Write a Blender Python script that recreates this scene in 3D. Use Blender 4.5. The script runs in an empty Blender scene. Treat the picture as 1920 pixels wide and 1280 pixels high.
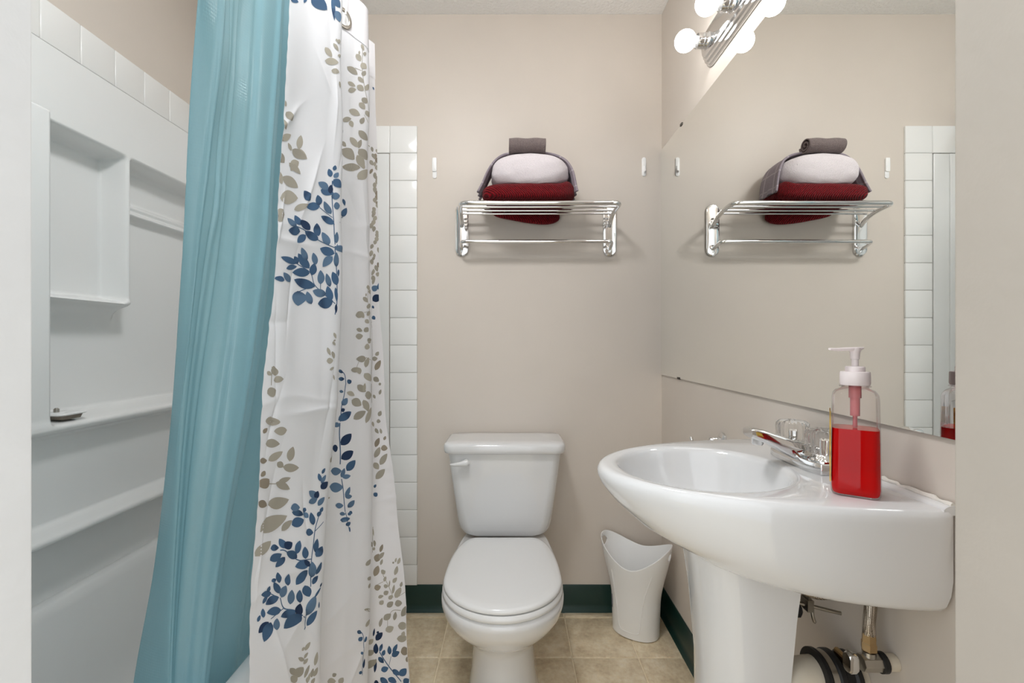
import bpy, bmesh, math, random
import numpy as np
from mathutils import Vector, Matrix

random.seed(7)
rng = np.random.default_rng(7)
scene = bpy.context.scene
COL = scene.collection

# ------------------------------------------------------------------ camera, world, exposure
# X right, Y into the room, Z up; metres. The camera stands in the doorway.
FPX = 860.0
cam_data = bpy.data.cameras.new('camera')
cam_data.sensor_width = 36.0
cam_data.lens = FPX * 36.0 / 1920.0
cam_data.clip_start = 0.02
cam = bpy.data.objects.new('camera', cam_data)
COL.objects.link(cam)
cam.location = (0, 0, 1.09)
cam.rotation_euler = (math.pi / 2, 0, 0)
scene.camera = cam

world = bpy.data.worlds.new('hallway_light')
scene.world = world
world.use_nodes = True
wbg = world.node_tree.nodes['Background']
wbg.inputs['Color'].default_value = (0.93, 0.97, 1.0, 1)
wbg.inputs['Strength'].default_value = 0.88

BULB_STRENGTH = 11.0
FILL_DOME_STRENGTH = 34.0  # added ceiling fill lamp

scene.view_settings.view_transform = 'Standard'
scene.view_settings.look = 'None'
scene.view_settings.gamma = 1.0
scene.view_settings.use_curve_mapping = False
scene.view_settings.exposure = 0.97
scene.cycles.use_denoising = True
scene.cycles.max_bounces = 10
scene.cycles.diffuse_bounces = 6
scene.cycles.glossy_bounces = 5
scene.cycles.transmission_bounces = 8
scene.cycles.transparent_max_bounces = 12
scene.cycles.adaptive_threshold = 0.02
scene.cycles.caustics_reflective = False
scene.cycles.caustics_refractive = False
scene.cycles.sample_clamp_indirect = 6.0

# ------------------------------------------------------------------ room measures
BACK = 1.8615      # back wall
RIGHT = 0.608      # right wall
LEFT = -1.195      # left wall above the tub surround
FRONT = 0.345      # inner face of the door wall
CEIL = 2.417
ZC = 1.09

# ------------------------------------------------------------------ materials
def lin(c):
    r = []
    for v in c[:3]:
        v = v / 255.0
        r.append(v / 12.92 if v <= 0.04045 else ((v + 0.055) / 1.055) ** 2.4)
    return (*r, 1.0)

def new_mat(name):
    m = bpy.data.materials.new(name)
    m.use_nodes = True
    nt = m.node_tree
    b = nt.nodes['Principled BSDF']
    return m, nt, b

def pmat(name, rgb, rough=0.5, metal=0.0, spec=0.5, coat=0.0, noise=None, bump=None, trans=0.0, ior=1.45, sheen=0.0):
    """noise=(scale, amount) varies the colour a little; bump=(scale, strength, distance)."""
    m, nt, b = new_mat(name)
    N, L = nt.nodes, nt.links
    b.inputs['Base Color'].default_value = lin(rgb)
    b.inputs['Roughness'].default_value = rough
    b.inputs['Metallic'].default_value = metal
    b.inputs['Specular IOR Level'].default_value = spec
    b.inputs['Coat Weight'].default_value = coat
    b.inputs['Coat Roughness'].default_value = 0.05
    b.inputs['Transmission Weight'].default_value = trans
    b.inputs['IOR'].default_value = ior
    b.inputs['Sheen Weight'].default_value = sheen
    tc = N.new('ShaderNodeTexCoord')
    if noise:
        n = N.new('ShaderNodeTexNoise')
        n.inputs['Scale'].default_value = noise[0]
        n.inputs['Detail'].default_value = 4
        L.new(tc.outputs['Object'], n.inputs['Vector'])
        r = N.new('ShaderNodeValToRGB')
        c = lin(rgb)
        a = noise[1]
        r.color_ramp.elements[0].position = 0.3
        r.color_ramp.elements[1].position = 0.7
        r.color_ramp.elements[0].color = (c[0] * (1 - a), c[1] * (1 - a), c[2] * (1 - a), 1)
        r.color_ramp.elements[1].color = (min(1, c[0] * (1 + a)), min(1, c[1] * (1 + a)), min(1, c[2] * (1 + a)), 1)
        L.new(n.outputs['Fac'], r.inputs['Fac'])
        L.new(r.outputs['Color'], b.inputs['Base Color'])
    if bump:
        n2 = N.new('ShaderNodeTexNoise')
        n2.inputs['Scale'].default_value = bump[0]
        n2.inputs['Detail'].default_value = 3
        L.new(tc.outputs['Object'], n2.inputs['Vector'])
        bp = N.new('ShaderNodeBump')
        bp.inputs['Strength'].default_value = bump[1]
        bp.inputs['Distance'].default_value = bump[2]
        L.new(n2.outputs['Fac'], bp.inputs['Height'])
        L.new(bp.outputs['Normal'], b.inputs['Normal'])
    return m

M = {}
M['wall'] = pmat('beige_wall_paint', (210, 201, 191), rough=0.42, spec=0.35, noise=(2.5, 0.03), bump=(60, 0.05, 0.002))
M['ceiling'] = pmat('textured_ceiling', (246, 245, 243), rough=0.9, spec=0.1, bump=(95, 0.9, 0.006))
M['jamb'] = pmat('white_painted_jamb', (224, 224, 223), rough=0.5, spec=0.3, noise=(14, 0.02), bump=(70, 0.35, 0.0015))
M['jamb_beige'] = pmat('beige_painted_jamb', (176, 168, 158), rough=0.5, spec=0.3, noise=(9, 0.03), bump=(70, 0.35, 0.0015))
M['grout'] = pmat('grout', (196, 194, 190), rough=0.9, spec=0.1)
M['tile'] = pmat('white_glazed_tile', (232, 232, 230), rough=0.12, coat=0.2)
M['acrylic'] = pmat('white_acrylic', (228, 229, 228), rough=0.22, spec=0.5)
M['china'] = pmat('white_china', (222, 222, 222), rough=0.08, coat=0.5)
M['plastic'] = pmat('white_plastic', (242, 242, 241), rough=0.35)
M['seat'] = pmat('white_seat_plastic', (225, 225, 224), rough=0.16)
M['chrome'] = pmat('chrome', (225, 225, 225), rough=0.06, metal=1.0)
M['brass'] = pmat('dull_brass', (176, 150, 112), rough=0.28, metal=1.0)
M['steel'] = pmat('dull_steel', (178, 174, 166), rough=0.3, metal=1.0)
M['cove'] = pmat('green_vinyl_cove', (25, 52, 46), rough=0.3, spec=0.5, noise=(9, 0.08))
M['black'] = pmat('black_rubber', (26, 26, 27), rough=0.45)
M['pvc'] = pmat('cream_pvc', (214, 205, 188), rough=0.35, noise=(20, 0.06))
M['mirror'] = pmat('mirror_silver', (250, 251, 248), rough=0.0, metal=1.0)
M['mirror_edge'] = pmat('mirror_edge', (92, 100, 94), rough=0.25)
M['clip'] = pmat('mirror_clip', (70, 66, 60), rough=0.4, metal=0.6)
M['caulk'] = pmat('caulk', (226, 222, 214), rough=0.5, noise=(80, 0.05))
M['wood_soap'] = pmat('soap_cake', (118, 108, 96), rough=0.5, noise=(90, 0.2))
M['paper'] = pmat('sticker_paper', (120, 124, 138), rough=0.5, noise=(140, 0.5))

def floor_material():
    m, nt, b = new_mat('mottled_floor_tile')
    N, L = nt.nodes, nt.links
    tc = N.new('ShaderNodeTexCoord')
    oi = N.new('ShaderNodeObjectInfo')
    add = N.new('ShaderNodeVectorMath'); add.operation = 'ADD'
    sc = N.new('ShaderNodeVectorMath'); sc.operation = 'SCALE'
    sc.inputs[0].default_value = (7, 3, 5)
    L.new(oi.outputs['Random'], sc.inputs['Scale'])
    L.new(tc.outputs['Object'], add.inputs[0]); L.new(sc.outputs['Vector'], add.inputs[1])
    n1 = N.new('ShaderNodeTexNoise'); n1.inputs['Scale'].default_value = 14; n1.inputs['Detail'].default_value = 8
    n1.inputs['Roughness'].default_value = 0.68
    n2 = N.new('ShaderNodeTexNoise'); n2.inputs['Scale'].default_value = 70; n2.inputs['Detail'].default_value = 4
    L.new(add.outputs['Vector'], n1.inputs['Vector']); L.new(add.outputs['Vector'], n2.inputs['Vector'])
    r = N.new('ShaderNodeValToRGB')
    e = r.color_ramp.elements
    e[0].position = 0.3; e[0].color = lin((192, 172, 140))
    e[1].position = 0.72; e[1].color = lin((242, 229, 203))
    k = e.new(0.5); k.color = lin((220, 203, 172))
    L.new(n1.outputs['Fac'], r.inputs['Fac'])
    mx = N.new('ShaderNodeMixRGB'); mx.blend_type = 'OVERLAY'; mx.inputs['Fac'].default_value = 0.35
    L.new(r.outputs['Color'], mx.inputs['Color1']); L.new(n2.outputs['Fac'], mx.inputs['Color2'])
    L.new(mx.outputs['Color'], b.inputs['Base Color'])
    b.inputs['Roughness'].default_value = 0.38
    bp = N.new('ShaderNodeBump'); bp.inputs['Strength'].default_value = 0.12; bp.inputs['Distance'].default_value = 0.002
    L.new(n2.outputs['Fac'], bp.inputs['Height']); L.new(bp.outputs['Normal'], b.inputs['Normal'])
    return m
M['floor_tile'] = floor_material()
M['floor_grout'] = pmat('floor_joint', (232, 218, 190), rough=0.7, noise=(40, 0.1))

def cloth_material(name, rgb, scale, strength, dist, var=0.12, waves=None, rough=0.9):
    m, nt, b = new_mat(name)
    N, L = nt.nodes, nt.links
    tc = N.new('ShaderNodeTexCoord')
    n = N.new('ShaderNodeTexNoise'); n.inputs['Scale'].default_value = scale; n.inputs['Detail'].default_value = 3
    L.new(tc.outputs['Object'], n.inputs['Vector'])
    h = n.outputs['Fac']
    if waves:
        w = N.new('ShaderNodeTexWave'); w.bands_direction = 'DIAGONAL'
        w.inputs['Scale'].default_value = waves; w.inputs['Distortion'].default_value = 2.5
        w.inputs['Detail'].default_value = 2; w.inputs['Detail Scale'].default_value = 2
        L.new(tc.outputs['Object'], w.inputs['Vector'])
        a = N.new('ShaderNodeMath'); a.operation = 'ADD'
        L.new(n.outputs['Fac'], a.inputs[0]); L.new(w.outputs['Fac'], a.inputs[1])
        h2 = N.new('ShaderNodeMath'); h2.operation = 'MULTIPLY'; h2.inputs[1].default_value = 0.5
        L.new(a.outputs[0], h2.inputs[0]); h = h2.outputs[0]
    r = N.new('ShaderNodeValToRGB')
    c = lin(rgb)
    r.color_ramp.elements[0].position = 0.28; r.color_ramp.elements[1].position = 0.72
    r.color_ramp.elements[0].color = (c[0] * (1 - var), c[1] * (1 - var), c[2] * (1 - var), 1)
    r.color_ramp.elements[1].color = (min(1, c[0] * (1 + var)), min(1, c[1] * (1 + var)), min(1, c[2] * (1 + var)), 1)
    L.new(h, r.inputs['Fac']); L.new(r.outputs['Color'], b.inputs['Base Color'])
    bp = N.new('ShaderNodeBump'); bp.inputs['Strength'].default_value = strength; bp.inputs['Distance'].default_value = dist
    L.new(h, bp.inputs['Height']); L.new(bp.outputs['Normal'], b.inputs['Normal'])
    b.inputs['Roughness'].default_value = rough
    b.inputs['Specular IOR Level'].default_value = 0.15
    b.inputs['Sheen Weight'].default_value = 0.08
    return m
M['red_towel'] = cloth_material('red_terry', (112, 7, 18), 260, 1.0, 0.006, 0.55, waves=75)
M['white_towel'] = cloth_material('pale_terry', (224, 216, 219), 330, 0.8, 0.004, 0.06)
M['grey_towel'] = cloth_material('grey_cotton', (146, 136, 144), 420, 0.5, 0.002, 0.12)
M['grey_stripe'] = cloth_material('grey_band', (172, 162, 168), 420, 0.5, 0.002, 0.08)
M['wash_cloth'] = cloth_material('taupe_terry', (122, 110, 108), 300, 0.9, 0.004, 0.25)

def curtain_material(name, rgb, translucent, rough=0.6, attr=None, spec=0.3):
    m, nt, b = new_mat(name)
    N, L = nt.nodes, nt.links
    out = N['Material Output']
    b.inputs['Base Color'].default_value = lin(rgb)
    b.inputs['Roughness'].default_value = rough
    b.inputs['Specular IOR Level'].default_value = spec
    t = N.new('ShaderNodeBsdfTranslucent'); t.inputs['Color'].default_value = lin(rgb)
    if attr:
        a = N.new('ShaderNodeAttribute'); a.attribute_name = attr
        L.new(a.outputs['Color'], b.inputs['Base Color']); L.new(a.outputs['Color'], t.inputs['Color'])
    mx = N.new('ShaderNodeMixShader'); mx.inputs['Fac'].default_value = translucent
    L.new(b.outputs['BSDF'], mx.inputs[1]); L.new(t.outputs['BSDF'], mx.inputs[2])
    L.new(mx.outputs['Shader'], out.inputs['Surface'])
    return m, nt, b
M['curtain'] = curtain_material('white_polyester', (232, 231, 233), 0.22, 0.65)[0]
M['leaf_print'] = curtain_material('leaf_print', (60, 90, 120), 0.18, 0.65, attr='print')[0]

def liner_material():
    m, nt, b = curtain_material('aqua_vinyl', (158, 202, 213), 0.46, 0.14, spec=0.9)
    N, L = nt.nodes, nt.links
    tc = N.new('ShaderNodeTexCoord')
    # fine embossed dots of the vinyl
    v = N.new('ShaderNodeTexVoronoi'); v.inputs['Scale'].default_value = 210; v.inputs['Randomness'].default_value = 0.0
    L.new(tc.outputs['UV'], v.inputs['Vector'])
    n = N.new('ShaderNodeTexNoise'); n.inputs['Scale'].default_value = 9
    L.new(tc.outputs['UV'], n.inputs['Vector'])
    mu = N.new('ShaderNodeMath'); mu.operation = 'MULTIPLY'
    L.new(v.outputs['Distance'], mu.inputs[0]); mu.inputs[1].default_value = 0.35
    ad = N.new('ShaderNodeMath'); ad.operation = 'ADD'
    L.new(mu.outputs[0], ad.inputs[0]); L.new(n.outputs['Fac'], ad.inputs[1])
    bp = N.new('ShaderNodeBump'); bp.inputs['Strength'].default_value = 0.25; bp.inputs['Distance'].default_value = 0.004
    L.new(ad.outputs[0], bp.inputs['Height']); L.new(bp.outputs['Normal'], b.inputs['Normal'])
    return m
M['liner'] = liner_material()

def emission(name, rgb, strength):
    m, nt, b = new_mat(name)
    b.inputs['Base Color'].default_value = lin(rgb)
    b.inputs['Emission Color'].default_value = lin(rgb)
    b.inputs['Emission Strength'].default_value = strength
    return m
M['bulb'] = emission('lit_bulb', (252, 251, 250), BULB_STRENGTH)
M['fill_dome'] = emission('fill_dome_glow', (250, 251, 253), FILL_DOME_STRENGTH)  # glow of the added, unseen fill lamp

def clear_plastic(name, rgb, tint=0.1, body=False):
    """thin clear plastic: mostly see-through with a gloss"""
    m, nt, b = new_mat(name)
    N, L = nt.nodes, nt.links
    out = N['Material Output']
    tr = N.new('ShaderNodeBsdfTransparent'); tr.inputs['Color'].default_value = lin(rgb)
    b.inputs['Base Color'].default_value = lin(rgb); b.inputs['Roughness'].default_value = 0.05
    gl = N.new('ShaderNodeBsdfGlossy'); gl.inputs['Roughness'].default_value = 0.04
    fr = N.new('ShaderNodeFresnel'); fr.inputs['IOR'].default_value = 1.3
    ad = N.new('ShaderNodeMath'); ad.operation = 'ADD'; ad.use_clamp = True; ad.inputs[1].default_value = tint
    L.new(fr.outputs['Fac'], ad.inputs[0])
    mu = N.new('ShaderNodeMath'); mu.operation = 'MULTIPLY'; mu.inputs[1].default_value = 0.55
    L.new(ad.outputs[0], mu.inputs[0])
    mx = N.new('ShaderNodeMixShader')
    L.new((ad if body else mu).outputs[0], mx.inputs['Fac']); L.new(tr.outputs['BSDF'], mx.inputs[1]); L.new((b if body else gl).outputs['BSDF'], mx.inputs[2])
    L.new(mx.outputs['Shader'], out.inputs['Surface'])
    return m
M['clear'] = clear_plastic('clear_plastic', (253, 250, 250), tint=0.01)
M['pump'] = curtain_material('pink_translucent_plastic', (255, 247, 247), 0.25, 0.3)[0]
M['tube'] = clear_plastic('pink_dip_tube', (240, 170, 172), tint=0.45, body=True)
M['liquid'] = pmat('red_liquid', (246, 4, 9), rough=0.02, trans=0.42, ior=1.25)
M['knob'] = pmat('clear_acrylic', (250, 248, 244), rough=0.04, trans=0.92, ior=1.35)
M['label'] = pmat('bottle_label', (196, 158, 60), rough=0.4, noise=(60, 0.7))

# ------------------------------------------------------------------ builders
ORIG = {}

def link(name, V, F, mat, parent=None, smooth=True, angle=40, origin=None, mats=None, fmat=None):
    """one mesh object from world-space vertices"""
    V = np.asarray(V, dtype=float).reshape(-1, 3)
    if origin is None:
        if parent is not None:
            origin = ORIG[parent.name] if False else V.mean(axis=0)
        else:
            mn, mx = V.min(axis=0), V.max(axis=0)
            origin = np.array([(mn[0] + mx[0]) / 2, (mn[1] + mx[1]) / 2, mn[2]])
    origin = np.asarray(origin, dtype=float)
    me = bpy.data.meshes.new(name)
    me.from_pydata((V - origin).tolist(), [], [list(map(int, f)) for f in F])
    for mm in (mats or [mat]):
        me.materials.append(mm)
    if fmat is not None:
        me.polygons.foreach_set('material_index', np.asarray(fmat, dtype=np.int32))
    bm = bmesh.new(); bm.from_mesh(me)
    if fmat is None:
        bmesh.ops.recalc_face_normals(bm, faces=bm.faces)
    bm.to_mesh(me); bm.free()
    if smooth:
        me.polygons.foreach_set('use_smooth', [True] * len(me.polygons))
        me.set_sharp_from_angle(angle=math.radians(angle))
    me.update()
    o = bpy.data.objects.new(name, me)
    COL.objects.link(o)
    o.location = origin
    ORIG[o.name] = origin
    if parent is not None:
        o.parent = parent
        o.location = origin - ORIG[parent.name]
    return o

def thing(name, loc, label, cat, group=None):
    o = bpy.data.objects.new(name, None)
    o.empty_display_size = 0.05
    COL.objects.link(o)
    o.location = loc
    ORIG[o.name] = np.array(loc, dtype=float)
    tag(o, label, cat, group)
    return o

def tag(o, label=None, cat=None, group=None, kind=None):
    if label: o['label'] = label
    if cat: o['category'] = cat
    if group: o['group'] = group
    if kind: o['kind'] = kind
    return o

def bevel(o, w, seg=3, angle=30):
    md = o.modifiers.new('bevel', 'BEVEL')
    md.width = w; md.segments = seg; md.limit_method = 'ANGLE'; md.angle_limit = math.radians(angle)
    md.harden_normals = False
    return o

def join(*parts):
    V, F, n = [], [], 0
    for v, f in parts:
        v = np.asarray(v, dtype=float).reshape(-1, 3)
        V.append(v); F += [[i + n for i in q] for q in f]; n += len(v)
    return np.vstack(V), F

def box(x0, x1, y0, y1, z0, z1):
    V = [(x0, y0, z0), (x1, y0, z0), (x1, y1, z0), (x0, y1, z0), (x0, y0, z1), (x1, y0, z1), (x1, y1, z1), (x0, y1, z1)]
    F = [(0, 3, 2, 1), (4, 5, 6, 7), (0, 1, 5, 4), (1, 2, 6, 5), (2, 3, 7, 6), (3, 0, 4, 7)]
    return np.array(V, dtype=float), F

def loft(rings, closed=True, cap0=True, cap1=True):
    rings = [np.asarray(r, dtype=float) for r in rings]
    n = len(rings[0])
    V = np.vstack(rings)
    F = []
    m = n if closed else n - 1
    for i in range(len(rings) - 1):
        for j in range(m):
            k = (j + 1) % n
            F.append((i * n + j, i * n + k, (i + 1) * n + k, (i + 1) * n + j))
    if cap0: F.append(tuple(range(n))[::-1])
    if cap1: F.append(tuple(range((len(rings) - 1) * n, len(rings) * n)))
    return V, F

def lathe(profile, center, axis='Z', n=40, cap=True):
    """profile: (radius, height along axis)"""
    c = np.array(center, dtype=float)
    th = np.linspace(0, 2 * np.pi, n, endpoint=False)
    rings = []
    for r, h in profile:
        a, b = r * np.cos(th), r * np.sin(th)
        hh = np.full(n, h)
        P = {'Z': (a, b, hh), 'X': (hh, a, b), 'Y': (a, hh, b)}[axis]
        rings.append(c + np.stack(P, axis=1))
    return loft(rings, True, cap, cap)

def smooth_path(pts, n=8, closed=False):
    """Catmull-Rom through the points"""
    P = np.array(pts, dtype=float)
    if closed:
        E = np.vstack([P[-1], P, P[0], P[1]])
    else:
        E = np.vstack([2 * P[0] - P[1], P, 2 * P[-1] - P[-2]])
    out = []
    for i in range(1, len(E) - 2):
        for t in np.linspace(0, 1, n, endpoint=False):
            a, b, c, d = E[i - 1], E[i], E[i + 1], E[i + 2]
            out.append(0.5 * ((2 * b) + (-a + c) * t + (2 * a - 5 * b + 4 * c - d) * t * t + (-a + 3 * b - 3 * c + d) * t ** 3))
    if not closed: out.append(P[-1])
    return np.array(out)

def round_corners(pts, r, n=6):
    """polyline with filleted corners"""
    P = [np.array(p, dtype=float) for p in pts]
    out = [P[0]]
    for a, b, c in zip(P[:-2], P[1:-1], P[2:]):
        u, v = (a - b), (c - b)
        lu, lv = np.linalg.norm(u), np.linalg.norm(v)
        k = min(r, lu * 0.49, lv * 0.49)
        p0, p1 = b + u / lu * k, b + v / lv * k
        for t in np.linspace(0, 1, n + 1):
            out.append((1 - t) ** 2 * p0 + 2 * t * (1 - t) * b + t * t * p1)
    out.append(P[-1])
    return np.array(out)

def tube(path, radius, n=14, cap=True, squash=None):
    P = np.asarray(path, dtype=float)
    R = np.full(len(P), radius) if np.isscalar(radius) else np.asarray(radius)
    T = np.gradient(P, axis=0)
    T /= np.linalg.norm(T, axis=1)[:, None] + 1e-12
    up = np.array([0, 0, 1.0]) if abs(T[0][2]) < 0.9 else np.array([0, 1.0, 0])
    nrm = np.cross(T[0], up); nrm /= np.linalg.norm(nrm)
    rings = []
    th = np.linspace(0, 2 * np.pi, n, endpoint=False)
    for i in range(len(P)):
        nrm = nrm - T[i] * np.dot(nrm, T[i]); nrm /= np.linalg.norm(nrm)
        bi = np.cross(T[i], nrm)
        rings.append(P[i] + R[i] * (np.cos(th)[:, None] * nrm + np.sin(th)[:, None] * bi))
    return loft(rings, True, cap, cap)

def rrect(hx, hy, r, n=6):
    """rounded rectangle outline around 0,0"""
    r = min(r, hx * 0.999, hy * 0.999)
    out = []
    for cx, cy, a0 in ((hx - r, hy - r, 0), (-hx + r, hy - r, 90), (-hx + r, -hy + r, 180), (hx - r, -hy + r, 270)):
        for a in np.linspace(a0, a0 + 90, n + 1):
            out.append((cx + r * math.cos(math.radians(a)), cy + r * math.sin(math.radians(a))))
    return np.array(out)

def at_z(o2, z):
    o2 = np.asarray(o2, dtype=float)
    return np.column_stack([o2, np.full(len(o2), z)])

def grid_faces(nu, nv):
    F = []
    for i in range(nu - 1):
        for j in range(nv - 1):
            F.append((i * nv + j, (i + 1) * nv + j, (i + 1) * nv + j + 1, i * nv + j + 1))
    return F

def sstep(a, b, x):
    t = np.clip((np.asarray(x, dtype=float) - a) / (b - a), 0, 1)
    return t * t * (3 - 2 * t)

def cr(knots, vals, x):
    """smooth (Catmull-Rom like) interpolation of rows of vals over increasing knots"""
    knots = np.asarray(knots, float); vals = np.asarray(vals, float)
    x = np.atleast_1d(np.asarray(x, float))
    i = np.clip(np.searchsorted(knots, x) - 1, 0, len(knots) - 2)
    h = knots[i + 1] - knots[i]
    t = (x - knots[i]) / h
    sl = np.zeros_like(vals)
    sl[1:-1] = (vals[2:] - vals[:-2]) / (knots[2:] - knots[:-2]).reshape(-1, *([1] * (vals.ndim - 1)))
    sl[0] = (vals[1] - vals[0]) / (knots[1] - knots[0]); sl[-1] = (vals[-1] - vals[-2]) / (knots[-1] - knots[-2])
    sh = (-1,) + (1,) * (vals.ndim - 1)
    t = t.reshape(sh); h = h.reshape(sh)
    return ((2 * t**3 - 3 * t**2 + 1) * vals[i] + (t**3 - 2 * t**2 + t) * h * sl[i]
            + (-2 * t**3 + 3 * t**2) * vals[i + 1] + (t**3 - t**2) * h * sl[i + 1])

# ================================================================== THE SETTING
def struct(name, parts, mat, smooth=False, **k):
    o = link(name, *join(*parts), mat, smooth=smooth, **k)
    tag(o, kind='structure')
    return o

T = 0.12
floor = struct('floor', [box(LEFT - T, RIGHT + T, -0.6, BACK + T, -0.06, -0.002)], M['floor_grout'])
tag(floor, 'mottled beige square tile floor', 'floor')
ceiling = struct('ceiling', [box(LEFT - T, RIGHT + T, FRONT - 0.115, BACK + T, CEIL, CEIL + 0.08)], M['ceiling'])
tag(ceiling, 'white textured ceiling', 'ceiling')
wall_back = struct('wall_back', [box(LEFT - T, RIGHT + T, BACK, BACK + T, 0, CEIL)], M['wall'])
tag(wall_back, 'beige painted back wall behind the toilet', 'wall')
wall_right = struct('wall_right', [box(RIGHT, RIGHT + T, FRONT - 0.115, BACK, 0, CEIL)], M['wall'])
tag(wall_right, 'beige painted wall behind mirror and sink', 'wall')
# left wall: set back behind the moulded surround, forward above it
prof = [(LEFT, CEIL), (LEFT, 1.849), (-1.29, 1.849), (-1.29, 0), (LEFT - T, 0), (LEFT - T, CEIL)]
rings = [np.array([(x, y, z) for x, z in prof]) for y in (FRONT, BACK)]
wall_left = struct('wall_left', [loft(rings)], M['wall'])
tag(wall_left, 'beige painted wall above the tub surround', 'wall')
# door wall with its opening; the camera looks through it
DL, DR, DH = -0.3602, 0.3322, 2.03
wall_front = struct('wall_front', [box(LEFT - T, DL - 0.02, FRONT - 0.115, FRONT, 0, CEIL), box(DR + 0.02, RIGHT, FRONT - 0.115, FRONT, 0, CEIL),
                                   box(DL - 0.02, DR + 0.02, FRONT - 0.115, FRONT, DH + 0.02, CEIL)], M['wall'])
tag(wall_front, 'wall with the doorway the view looks through', 'wall')
tr1 = struct('trim_1', [box(DL - 0.02, DL, FRONT - 0.12, FRONT, 0, DH)], M['jamb']); bevel(tr1, 0.002)
tag(tr1, 'white painted door jamb beside the tub', 'door jamb')
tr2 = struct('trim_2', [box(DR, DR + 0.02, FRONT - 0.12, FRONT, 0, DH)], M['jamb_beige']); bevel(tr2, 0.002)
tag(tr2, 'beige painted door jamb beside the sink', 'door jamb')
tr3 = struct('trim_3', [box(DL - 0.02, DR + 0.02, FRONT - 0.12, FRONT, DH, DH + 0.02)], M['jamb'])
tag(tr3, 'painted head jamb over the doorway', 'door jamb')

# cove baseboards: flat face with a curved toe
def cove(p0, p1, nrm):
    p0, p1, nrm = np.array(p0, float), np.array(p1, float), np.array(nrm, float)
    pr = [(0, 0), (0.020, 0), (0.0185, 0.003), (0.012, 0.009), (0.0075, 0.017), (0.0055, 0.028), (0.005, 0.100), (0.003, 0.1045), (0, 0.1045)]
    rings = []
    for p in (p0, p1):
        rings.append(np.array([p + nrm * a + np.array([0, 0, b]) for a, b in pr]))
    return loft(rings)
bb = link('baseboard_back', *cove((-0.493, BACK, 0), (RIGHT - 0.0005, BACK, 0), (0, -1, 0)), M['cove'], angle=35)
tag(bb, 'dark green vinyl baseboard behind the toilet', 'baseboard', kind='structure')
bb = link('baseboard_right', *cove((RIGHT, FRONT, 0), (RIGHT, BACK - 0.0055, 0), (-1, 0, 0)), M['cove'], angle=35)
tag(bb, 'dark green vinyl baseboard under the sink', 'baseboard', kind='structure')

# floor tiles, each its own piece
def piece(name, mesh, loc, parent, scale=None):
    o = bpy.data.objects.new(name, mesh)
    COL.objects.link(o)
    o.parent = parent
    o.location = np.array(loc, float) - ORIG[parent.name]
    if scale: o.scale = scale
    return o

def pillow_tile(hx, hy, h, r, name, mat):
    """tile centred at 0,0 lying in XY with softened top edges"""
    rings = [at_z(rrect(hx, hy, r, 2), 0), at_z(rrect(hx, hy, r, 2), h - r * 0.8), at_z(rrect(hx - r * 0.35, hy - r * 0.35, r, 2), h - r * 0.2), at_z(rrect(hx - r, hy - r, r * 0.7, 2), h)]
    V, F = loft(rings)
    me = bpy.data.meshes.new(name)
    me.from_pydata(V.tolist(), [], [list(f) for f in F])
    me.materials.append(mat)
    me.polygons.foreach_set('use_smooth', [True] * len(me.polygons))
    me.set_sharp_from_angle(angle=math.radians(50))
    return me

PT = 0.2287
ft = pillow_tile(PT / 2 - 0.0022, PT / 2 - 0.0022, 0.004, 0.003, 'floor_tile', M['floor_tile'])
for i in range(-3, 3):
    for j in range(-1, 7):
        x0, x1 = 0.2077 + (i - 1) * PT, 0.2077 + i * PT
        y1 = 1.810 - (j) * PT; y0 = y1 - PT
        a0, a1 = max(x0, -0.49), min(x1, RIGHT)
        b0, b1 = max(y0, 0.23), min(y1, BACK)
        if a1 - a0 < 0.01 or b1 - b0 < 0.01: continue
        piece('floor_tile', ft, ((a0 + a1) / 2, (b0 + b1) / 2, -0.0035 + 0.0003 * random.random()), floor, ((a1 - a0) / PT, (b1 - b0) / PT, 1))
# wall tiles
TP = 0.1109
wt = pillow_tile(TP / 2 - 0.0009, TP / 2 - 0.0009, 0.008, 0.0022, 'wall_tile', M['tile'])
TOPZ = 1.962
def wall_tile_back(x0, x1, z0, z1):
    o = piece('wall_tile', wt, ((x0 + x1) / 2, BACK - 0.001, (z0 + z1) / 2), wall_back, ((x1 - x0) / TP, (z1 - z0) / TP, 1))
    o.rotation_euler = (math.pi / 2, 0, 0)
    return o
def wall_tile_left(y0, y1, z0, z1):
    o = piece('wall_tile', wt, (LEFT + 0.001, (y0 + y1) / 2, (z0 + z1) / 2), wall_left, ((z1 - z0) / TP, (y1 - y0) / TP, 1))
    o.rotation_euler = (0, math.pi / 2, 0)
    return o
XE = -0.383
gb = link('grout_bed', *join(box(XE - TP + 0.001, XE - 0.0015, BACK - 0.0062, BACK, 0.1047, TOPZ - 0.0015), box(LEFT + 0.001, XE - TP + 0.001, BACK - 0.0062, BACK, TOPZ - TP, TOPZ - 0.0015)),
          M['grout'], wall_back, smooth=False)
gl = link('grout_bed', *box(LEFT, LEFT + 0.0062, FRONT, BACK - 0.0065, 1.851, TOPZ - 0.0015), M['grout'], wall_left, smooth=False)
z = TOPZ
while z > 0.13:
    wall_tile_back(XE - TP, XE, max(z - TP, 0.1047), z)
    z -= TP
x = XE - TP
while x > LEFT + 0.03:
    wall_tile_back(max(x - TP, LEFT + 0.008), x, TOPZ - TP, TOPZ)
    x -= TP
y = 1.589 + 0.109 * 2
while y < BACK: y += 0.109
yy = y
while yy - 0.109 > FRONT - 0.1:
    a, b = max(yy - 0.109, FRONT + 0.001), min(yy, BACK - 0.009)
    if b - a > 0.01: wall_tile_left(a, b, 1.851, TOPZ)
    yy -= 0.109

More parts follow.
